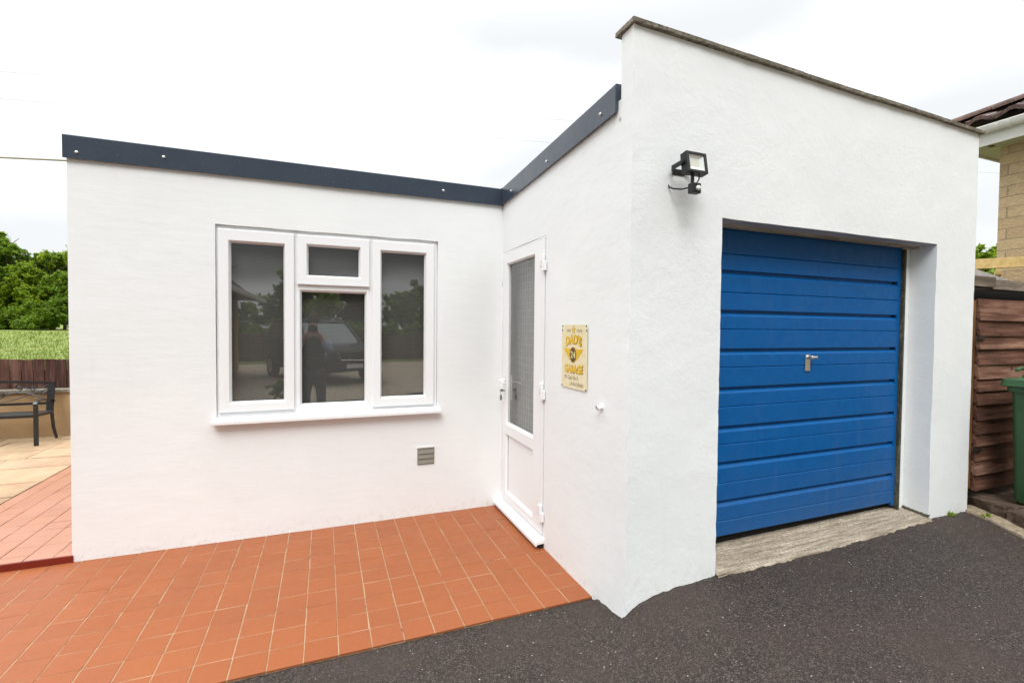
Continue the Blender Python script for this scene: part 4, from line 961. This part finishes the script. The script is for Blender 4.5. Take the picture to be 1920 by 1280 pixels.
# grass blades over the part of the meadow nearest the fence
n = 15000; d_ = 4.7+rng.random(n)**1.6*24; ang = R(-47)+rng.random(n)*R(30)
bx = CP.x+np.sin(ang)*(d_+3.9)/np.cos(ang)*1.0; by = d_
keep = (bx > -34) & (bx < -3.6); bx = bx[keep]; by = by[keep]; n = len(bx)
z0 = np.array([fnm(a, c)[2] for a, c in zip(bx, by)])
hgt = (.02+rng.random(n)*.055); a = rng.random(n)*6.283; wdt = .006+.0009*by; lx = rng.normal(0, .03, n); ly = rng.normal(0, .03, n)
V = np.empty((n*3, 3)); V[0::3] = np.stack([bx-np.cos(a)*wdt, by-np.sin(a)*wdt, z0-.02], 1); V[1::3] = np.stack([bx+np.cos(a)*wdt, by+np.sin(a)*wdt, z0-.02], 1); V[2::3] = np.stack([bx+lx, by+ly, z0+hgt], 1)
def fastmesh(name, V, k, mat, parent=None):
    me = bpy.data.meshes.new(name); nv = len(V); nf = nv//k
    me.vertices.add(nv); me.vertices.foreach_set('co', V.ravel()); me.loops.add(nv); me.loops.foreach_set('vertex_index', np.arange(nv, dtype=np.int32))
    me.polygons.add(nf); me.polygons.foreach_set('loop_start', np.arange(0, nv, k, dtype=np.int32)); me.update(calc_edges=True); me.validate()
    return link(name, me, parent, mat)
tag(fastmesh('meadow_grass', V, 3, 'grass_blade'), 'long meadow grass beyond the fence', 'grass', kind='stuff')

# trees --------------------------------------------------------------------
def crown(blobs, n, size, mat, parent, loc, squash=.85):
    """leaf quads clustered on sprays over the blobs; loc is the tree's base (mesh is local to it)"""
    out_ = []; tot = sum(b_[3]**2 for b_ in blobs)
    for cx, cy, cz, r in blobs:
        m = max(20, int(n*r*r/tot)); ns = max(5, m//26)
        d = rng.normal(size=(ns, 3)); d /= np.linalg.norm(d, axis=1)[:, None]; rad = r*(.55+.55*rng.random(ns)**.6)
        sp = d*rad[:, None]*np.array([1, 1, squash]); idx = rng.integers(0, ns, m)
        p = sp[idx]+rng.normal(0, r*.11, (m, 3)); p += np.array([cx, cy, cz]); out_.append((p, d[idx]))
    P = np.concatenate([o[0] for o in out_]); D = np.concatenate([o[1] for o in out_]); m = len(P)
    nrm = D*.5+rng.normal(0, .55, (m, 3))+np.array([0, 0, .55]); nrm /= np.linalg.norm(nrm, axis=1)[:, None]
    t1 = np.cross(nrm, rng.normal(size=(m, 3))); t1 /= np.linalg.norm(t1, axis=1)[:, None]; t2 = np.cross(nrm, t1)
    s = size*(.6+.8*rng.random(m))[:, None]; V = np.empty((m*4, 3))
    V[0::4] = P-t1*s; V[1::4] = P-t2*s*.5; V[2::4] = P+t1*s; V[3::4] = P+t2*s*.5
    V[:, 2] = np.maximum(V[:, 2], .02)
    return fastmesh('crown', V, 4, mat, parent)
def tree(x, y, z, h, w, mat, n, size, label, kind='tree', low=.0, seed=0, group=None, name='tree', nb=16, cat='tree'):
    rd = random.Random(seed); E = empty(name, (x, y, z), label=label, cat=cat, group=group)
    bl_ = []
    for k in range(nb):
        f = rd.random(); zz_ = h*(low+.16+(1-low-.30)*f); ww = w*(.95-.55*max(0, f-.35)/.65)*math.sqrt(rd.random()); a = rd.random()*6.283
        bl_.append((ww*.72*math.cos(a), ww*.72*math.sin(a), zz_, w*rd.uniform(.26, .44)*(1-.25*f)))
    bl_.append((0, 0, h*.86, w*.28))
    crown(bl_, n, size, mat, E, (x, y, z))
    mb = MB(); mb.tube([(0, 0, -.1), (w*.03, 0, h*.25), (-w*.03, w*.03, h*.55), (0, 0, h*.85)], [.028*h, .020*h, .010*h, .003*h], 8)
    for k in range(6):
        a = k*1.05+rd.random(); zz_ = h*(.25+.08*k); mb.tube([(0, 0, zz_), (w*.35*math.cos(a), w*.35*math.sin(a), zz_+h*.1), (w*.68*math.cos(a), w*.68*math.sin(a), zz_+h*.2)], [.009*h, .005*h, .002*h], 5)
    mb.build('trunk', 'bark', E); return E
tree(-21.6, 33.0, 1.22, 1.6, 1.8, 'leaf_mid', 10800, 0.059, 'low bright scrub at the far left foot of the trees', seed=31, group='trees and bushes along the far edge of the meadow', name='bush', cat='bush')
tree(-17.3, 32.6, 1.27, 1.5, 1.7, 'leaf_mid', 10800, 0.059, 'low scrub under the trees nearest the white corner', seed=33, group='trees and bushes along the far edge of the meadow', name='bush', cat='bush')
tree(-19.9, 35.4, 1.22, 5.7, 1.9, 'leaf_mid', 20000, .10, 'green tree filling the gap right of the tallest tree', seed=71, low=-.08, group='trees and bushes along the far edge of the meadow')
tree(-20.4, 33.2, 1.2, 4.3, 1.8, 'leaf_bright', 16000, .10, 'yellow green bush at the very left edge under the tallest tree', seed=73, low=-.1, group='trees and bushes along the far edge of the meadow', name='bush', cat='bush')
gr = 'trees and bushes along the far edge of the meadow'
tree(-21.2, 36.6, 1.2, 6.9, 2.3, 'leaf_mid', 27000, 0.111, 'tallest broad tree, darker green, at the left edge of the photo', seed=3, group=gr)
tree(-19.6, 37.2, 1.25, 5.6, 2.2, 'leaf_mid', 21600, 0.096, 'rounded green tree between the tall left tree and the yellow green one', seed=5, group=gr)
tree(-18.0, 36.0, 1.25, 5.4, 2.0, 'leaf_bright', 21600, 0.096, 'yellow green tree next to the white wall corner', seed=8, group=gr)
tree(-16.0, 35.5, 1.3, 5.6, 2.1, 'leaf_bright', 19800, 0.096, 'bright bushy tree half hidden by the white building corner', seed=11, group=gr)
tree(-14.0, 36.5, 1.3, 5.4, 2.2, 'leaf_mid', 9000, 0.118, 'green tree hidden mostly behind the white building', seed=12, group=gr)
tree(-20.6, 34.2, 1.25, 3.5, 1.9, 'leaf_mid', 18000, 0.081, 'low dark bush under the trees at the left edge', seed=14, group=gr, name='bush', cat='bush')
tree(-18.3, 34.0, 1.27, 4.2, 1.8, 'leaf_bright', 19800, 0.081, 'mid height bush in front of the tree row, centre', seed=17, group=gr, name='bush', cat='bush')
tree(-16.4, 33.6, 1.28, 3.6, 1.8, 'leaf_mid', 18000, 0.081, 'dark leafy bush beside the white wall corner', seed=19, group=gr, name='bush', cat='bush')
tree(-19.3, 32.8, 1.25, 1.1, 1.5, 'leaf_mid', 9000, 0.059, 'knee high scrub at the foot of the tree row', seed=21, group=gr, name='bush', cat='bush')
tree(24.6, 7.6, 0, 5.5, 2.2, 'leaf_bright', 9000, .12, 'distant green tree between the garage and the house', seed=23)

# overhead cables
def cable(a, b_, sag, r, mat, label, n=30):
    a = Vector(a); b_ = Vector(b_); mb = MB(); mb.tube([a.lerp(b_, k/n)-Vector((0, 0, sag*4*(k/n)*(1-k/n))) for k in range(n+1)], r, 6)
    return tag(mb.build('overhead_cable', mat), label, 'cable', 'thin overhead cables crossing the sky')
cable((-22, 14.2, 5.55), (-7.2, 11.3, 5.66), .05, .022, 'cable_tan', 'thick tan cable meeting the left end of the roof')
cable((-40, 22.3, 10.9), (30, 1.0, 7.6), .5, .0042, 'cable_grey', 'highest thin grey cable across the sky')
cable((-40, 22.3, 10.1), (30, 1.0, 7.0), .5, .0042, 'cable_grey', 'middle thin grey cable across the sky')
cable((-40, 22.3, 9.3), (30, 1.0, 6.4), .5, .0042, 'cable_grey', 'lowest thin grey cable across the sky')

# ------------------------------------------------------------------ what stands behind the photographer (seen in the glass)
mb = MB(); x = -14
while x < 12: mb.box(x, x+.14, -20.02, -20, 0, 1.22+random.uniform(-.01, .01)); x += .15
tag(mb.build('board_fence', 'back_fence_wood'), 'low brown board fence across the gravel drive', 'fence')
for hx, sd_ in ((-11, 61), (-6.2, 62), (-1.2, 63), (2.2, 64), (5.6, 65), (9, 66)):
    tree(hx, -23, 0, 3.3+.25*(sd_ % 3), 2.5, 'leaf_mid', 6000, .13, 'bushy '+{61: 'wide tree furthest behind the bungalow', 62: 'tree beside the bungalow eave', 63: 'tree directly behind the person', 64: 'tree behind the car bonnet', 65: 'tree over the brown fence, past the car', 66: 'tree at the far end of the brown fence'}[sd_], seed=sd_, low=-.1, group='bushy trees behind the low brown fence')
E = empty('hedge', (-1, -21.2, 0), label='long clipped green hedge behind the low brown fence', cat='hedge')
crown([(dx, 0, .9, .95) for dx in np.arange(-13, 13, .9)], 24000, .09, 'leaf_mid', E, None, .9)
for k, (x, h, w, m_) in enumerate(((-7.6, 5.6, 3.0, 'leaf_dark'), (-3.0, 5.2, 2.5, 'leaf_mid'), (.4, 3.9, 2.0, 'leaf_dark'), (3.6, 4.3, 2.4, 'leaf_mid'), (7.2, 5.2, 2.8, 'leaf_dark'))):
    tree(x, -24-1.2*(k % 2), 0, h, w, m_, 7000, .16, ['broad dark tree behind the brown bungalow eave', 'tall green tree behind the parked car roof', 'small dark tree behind the hedge, beyond the car bonnet', 'rounded mid green tree beyond the gravel drive', 'wide dark tree at the end of the long hedge'][k], seed=40+k, group='trees behind the hedge across the drive')
tree(-2.35, -7.35, -.02, .42, .30, 'leaf_mid', 900, .035, 'small leafy shrub growing beside the gravel drive', seed=50, name='shrub', cat='shrub')
b = MB(); b.box(-14, 14, -19.9, -18.6, -.06, -.02); tag(b.build('grass_verge', 'meadow'), 'narrow grass verge in front of the brown fence', 'grass', kind='structure')
# bungalow behind
BG = empty('neighbour_bungalow', (-6, -12, 0), label='low bungalow with brown eaves across the drive', cat='bungalow')
def bg_(mb): mb.v = [(v[0]+6, v[1]+12, v[2]) for v in mb.v]; return mb
mb = MB(); mb.box(-12, -4.25, -15, -8.6, 0, 2.42); bg_(mb).build('wall', 'house_block', BG)
mb = MB(); mb.hexa([(-12, -15.4, 2.45), (-3.55, -15.4, 2.45), (-3.55, -8.0, 2.45), (-12, -8.0, 2.45)], [(-12, -12.5, 4.2), (-5.6, -12.5, 4.2), (-5.6, -10.7, 4.2), (-12, -10.7, 4.2)]); bg_(mb).build('roof', 'roof_tile', BG)
mb = MB(); mb.box(-3.52, -3.40, -15.4, -8.0, 2.40, 2.52); mb.box(-12, -3.40, -8.0, -7.88, 2.40, 2.52); bg_(mb).build('gutter', 'house_upvc', BG)

# parked SUV
CR = empty('parked_car', (-1.62, -12.1, -.05), R(-24), label='dark grey four wheel drive car parked on the gravel, front facing the garage', cat='car')
mb = MB(); hw = .93
def sect(y, prof): return [(x, y, z) for x, z in prof]
def half(w0, zb, w1, zm, w2, zt): r_ = [(w0, zb), (w1, zb+.12), (w1, zm), (w2, zt)]; return [(-x, z) for x, z in r_][::1]+[(x, z) for x, z in r_[::-1]]
rings = [sect(2.30, half(.70, .42, .80, .80, .72, .92)), sect(2.22, half(.80, .36, .88, .92, .80, 1.02)), sect(1.9, half(.86, .34, .93, 1.0, .84, 1.10)), sect(1.0, half(.86, .34, .95, 1.05, .88, 1.16)), sect(0, half(.86, .34, .95, 1.06, .90, 1.17)), sect(-1.9, half(.86, .36, .95, 1.06, .90, 1.17)), sect(-2.3, half(.82, .42, .92, 1.0, .86, 1.14))]
loft(mb, rings); mb.build('body', 'car_paint', CR, smooth=True, bevel=.02)
mb = MB(); loft(mb, [[(-.84, 1.08, 1.14), (.84, 1.08, 1.14), (.84, -2.22, 1.14), (-.84, -2.22, 1.14)], [(-.70, .35, 1.76), (.70, .35, 1.76), (.70, -2.08, 1.76), (-.70, -2.08, 1.76)]]); mb.build('windows', 'car_glass', CR)
mb = MB(); loft(mb, [[(-.71, .40, 1.755), (.71, .40, 1.755), (.71, -2.12, 1.755), (-.71, -2.12, 1.755)], [(-.66, .30, 1.83), (.66, .30, 1.83), (.66, -2.05, 1.83), (-.66, -2.05, 1.83)]]); mb.build('roof', 'car_paint', CR, bevel=.02)
for s_ in (-1, 1):
    mb = MB(); mb.tube([(s_*.64, .25, 1.83), (s_*.66, .1, 1.90), (s_*.66, -1.8, 1.90), (s_*.64, -1.95, 1.83)], .02, 6); mb.build('roof_rail', 'chrome', CR)
    mb = MB(); mb.bar((s_*.845, 1.10, 1.13), (s_*.705, .37, 1.75), .06, .05); mb.build('pillar', 'car_paint', CR)
    mb = MB(); mb.box(s_*.76-.13, s_*.76+.13, 2.20, 2.29, .74, .92); mb.build('headlight', 'headlight', CR, bevel=.02)
    mb = MB(); mb.box(s_*1.06-.11, s_*1.06+.11, .72, .82, 1.08, 1.26); mb.build('mirror', 'car_black', CR, bevel=.02)
    mb = MB(); mb.lathe([(.075, 0), (.075, .03)], (s_*.66, 2.27, .52), 'y', 14); mb.build('fog_light', 'headlight', CR)
    for yv in (1.42, -1.42):
        mb = MB(); mb.lathe([(.30, s_*.76), (.37, s_*.78), (.37, s_*.95), (.33, s_*.97)], (0, yv, .37), 'x', 24); wh_ = mb.build('wheel', 'rubber', CR, smooth=True)
        mb = MB(); mb.lathe([(.24, s_*.965), (.22, s_*.985), (.05, s_*.975)], (0, yv, .37), 'x', 16); mb.build('rim', 'silver', wh_)
mb = MB(); mb.box(-.44, .44, 2.285, 2.315, .72, .92); gr_ = mb.build('grille', 'car_black', CR)
mb = MB(); mb.tube([(-.48, 2.32, .94), (-.40, 2.33, .68), (.40, 2.33, .68), (.48, 2.32, .94)], .014, 6); mb.box(-.38, .38, 2.30, 2.325, .93, .965); mb.build('grille_trim', 'chrome', gr_)
mb = MB(); mb.box(-.82, .82, 2.20, 2.36, .40, .62); mb.build('bumper', 'car_black', CR, bevel=.04)
mb = MB(); mb.box(-.26, .26, 2.362, 2.372, .46, .57); mb.build('number_plate', 'plate', CR)

# photographer, only visible mirrored in the glass
PR = empty('person', (-1.62, -4.20, z_asphalt(-1.44, -4.2)), label='person in dark clothes and pale blue sleeves raising a camera', cat='person')
def skin(name, verts, edges, rad, mat, par, sub=1):
    me = bpy.data.meshes.new(name); me.from_pydata(verts, edges, []); me.update(); o = link(name, me, par, mat)
    bm = bmesh.new(); bm.from_mesh(me); ly_ = bm.verts.layers.skin.verify()
    for v, r_ in zip(bm.verts, rad): v[ly_].radius = (r_, r_) if not isinstance(r_, tuple) else r_; v[ly_].use_root = (v.index == 0)
    bm.to_mesh(me); bm.free(); m1 = o.modifiers.new('skin', 'SKIN'); m1.use_smooth_shade = True; m2 = o.modifiers.new('sub', 'SUBSURF'); m2.levels = m2.render_levels = sub; return o
Vp = [(0, 0, .92), (0, 0, 1.08), (0, -.01, 1.25), (0, -.01, 1.40), (0, 0, 1.47), (0, .01, 1.53), (0, .02, 1.60), (0, .02, 1.69),
      (-.19, 0, 1.39), (-.27, .06, 1.17), (-.12, .16, 1.42), (-.09, .17, 1.50), (.19, 0, 1.39), (.27, .06, 1.17), (.12, .16, 1.42), (.09, .17, 1.50),
      (-.10, 0, .88), (-.12, .01, .50), (-.13, -.02, .10), (-.14, .12, .04), (.10, 0, .88), (.12, .01, .50), (.13, -.02, .10), (.14, .12, .04)]
Ep = [(0, 1), (1, 2), (2, 3), (3, 4), (4, 5), (5, 6), (6, 7), (3, 8), (8, 9), (9, 10), (10, 11), (3, 12), (12, 13), (13, 14), (14, 15), (0, 16), (16, 17), (17, 18), (18, 19), (0, 20), (20, 21), (21, 22), (22, 23)]
Rp = [(.11, .08), (.11, .08), (.11, .08), (.09, .07), .055, .065, (.075, .095), (.07, .085), .05, .04, .032, .035, .05, .04, .032, .035, .07, .055, .045, .04, .07, .055, .045, .04]
skin('body', Vp, Ep, Rp, 'skin', PR)
skin('jumper', [(0, 0, .84), Vp[1], Vp[2], (0, -.01, 1.40), (-.22, .01, 1.36), (.22, .01, 1.36)], [(0, 1), (1, 2), (2, 3), (3, 4), (3, 5)], [(.20, .15), (.19, .145), (.22, .17), (.22, .17), .12, .12], 'dark_cloth', PR)
for s_ in (-1, 1):
    skin('sleeve', [(s_*.17, 0, 1.39), (s_*.27, .06, 1.17), (s_*.14, .145, 1.39)], [(0, 1), (1, 2)], [.088, .068, .048], 'shirt_blue', PR)
    skin('trouser_leg', [(s_*.08, 0, .96), (s_*.12, .01, .50), (s_*.13, -.02, .09)], [(0, 1), (1, 2)], [(.14, .13), .085, .070], 'dark_cloth', PR)
    fv = []; fe = []; fr2 = []
    for k in range(4):
        b0 = len(fv); fv += [(s_*(.088-.012*0), .180, 1.508-.018*k), (s_*.066, .205, 1.512-.018*k), (s_*.045, .210, 1.510-.018*k)]; fe += [(b0, b0+1), (b0+1, b0+2)]; fr2 += [.011, .010, .008]
        skin('finger', fv[b0:b0+3], [(0, 1), (1, 2)], [.011, .010, .008], 'skin', PR)
    skin('thumb', [(s_*.085, .165, 1.475), (s_*.06, .160, 1.462), (s_*.04, .165, 1.458)], [(0, 1), (1, 2)], [.013, .011, .009], 'skin', PR)
    mb = MB(); mb.lathe([(.001, 0), (.05, .0), (.045, .05), (.05, .06)], (s_*.135, .06, .0), 'z', 12); mb.box(s_*.135-.05, s_*.135+.05, -.06, .22, 0, .075); mb.build('shoe', 'black_paint', PR, bevel=.02)
mb = MB(); mb.lathe([(.088, -.02), (.098, .03), (.085, .09), (.05, .125), (.01, .135)], (0, 0, 1.66), 'z', 16); mb.build('hair', 'hair', PR, smooth=True)
CM = empty('camera_in_hand', (-1.62, -4.0, 1.53), label='black camera held up by the photographer', cat='camera')
mb = MB(); mb.box(-.068, .068, -.02, .025, -.05, .04); mb.box(-.025, .025, -.02, .02, .04, .062); mb.build('body', 'black_paint', CM, bevel=.006)
mb = MB(); mb.lathe([(.034, .02), (.036, .046)], (0, 0, -.005), 'y', 18); mb.build('lens', 'black_paint', CM)
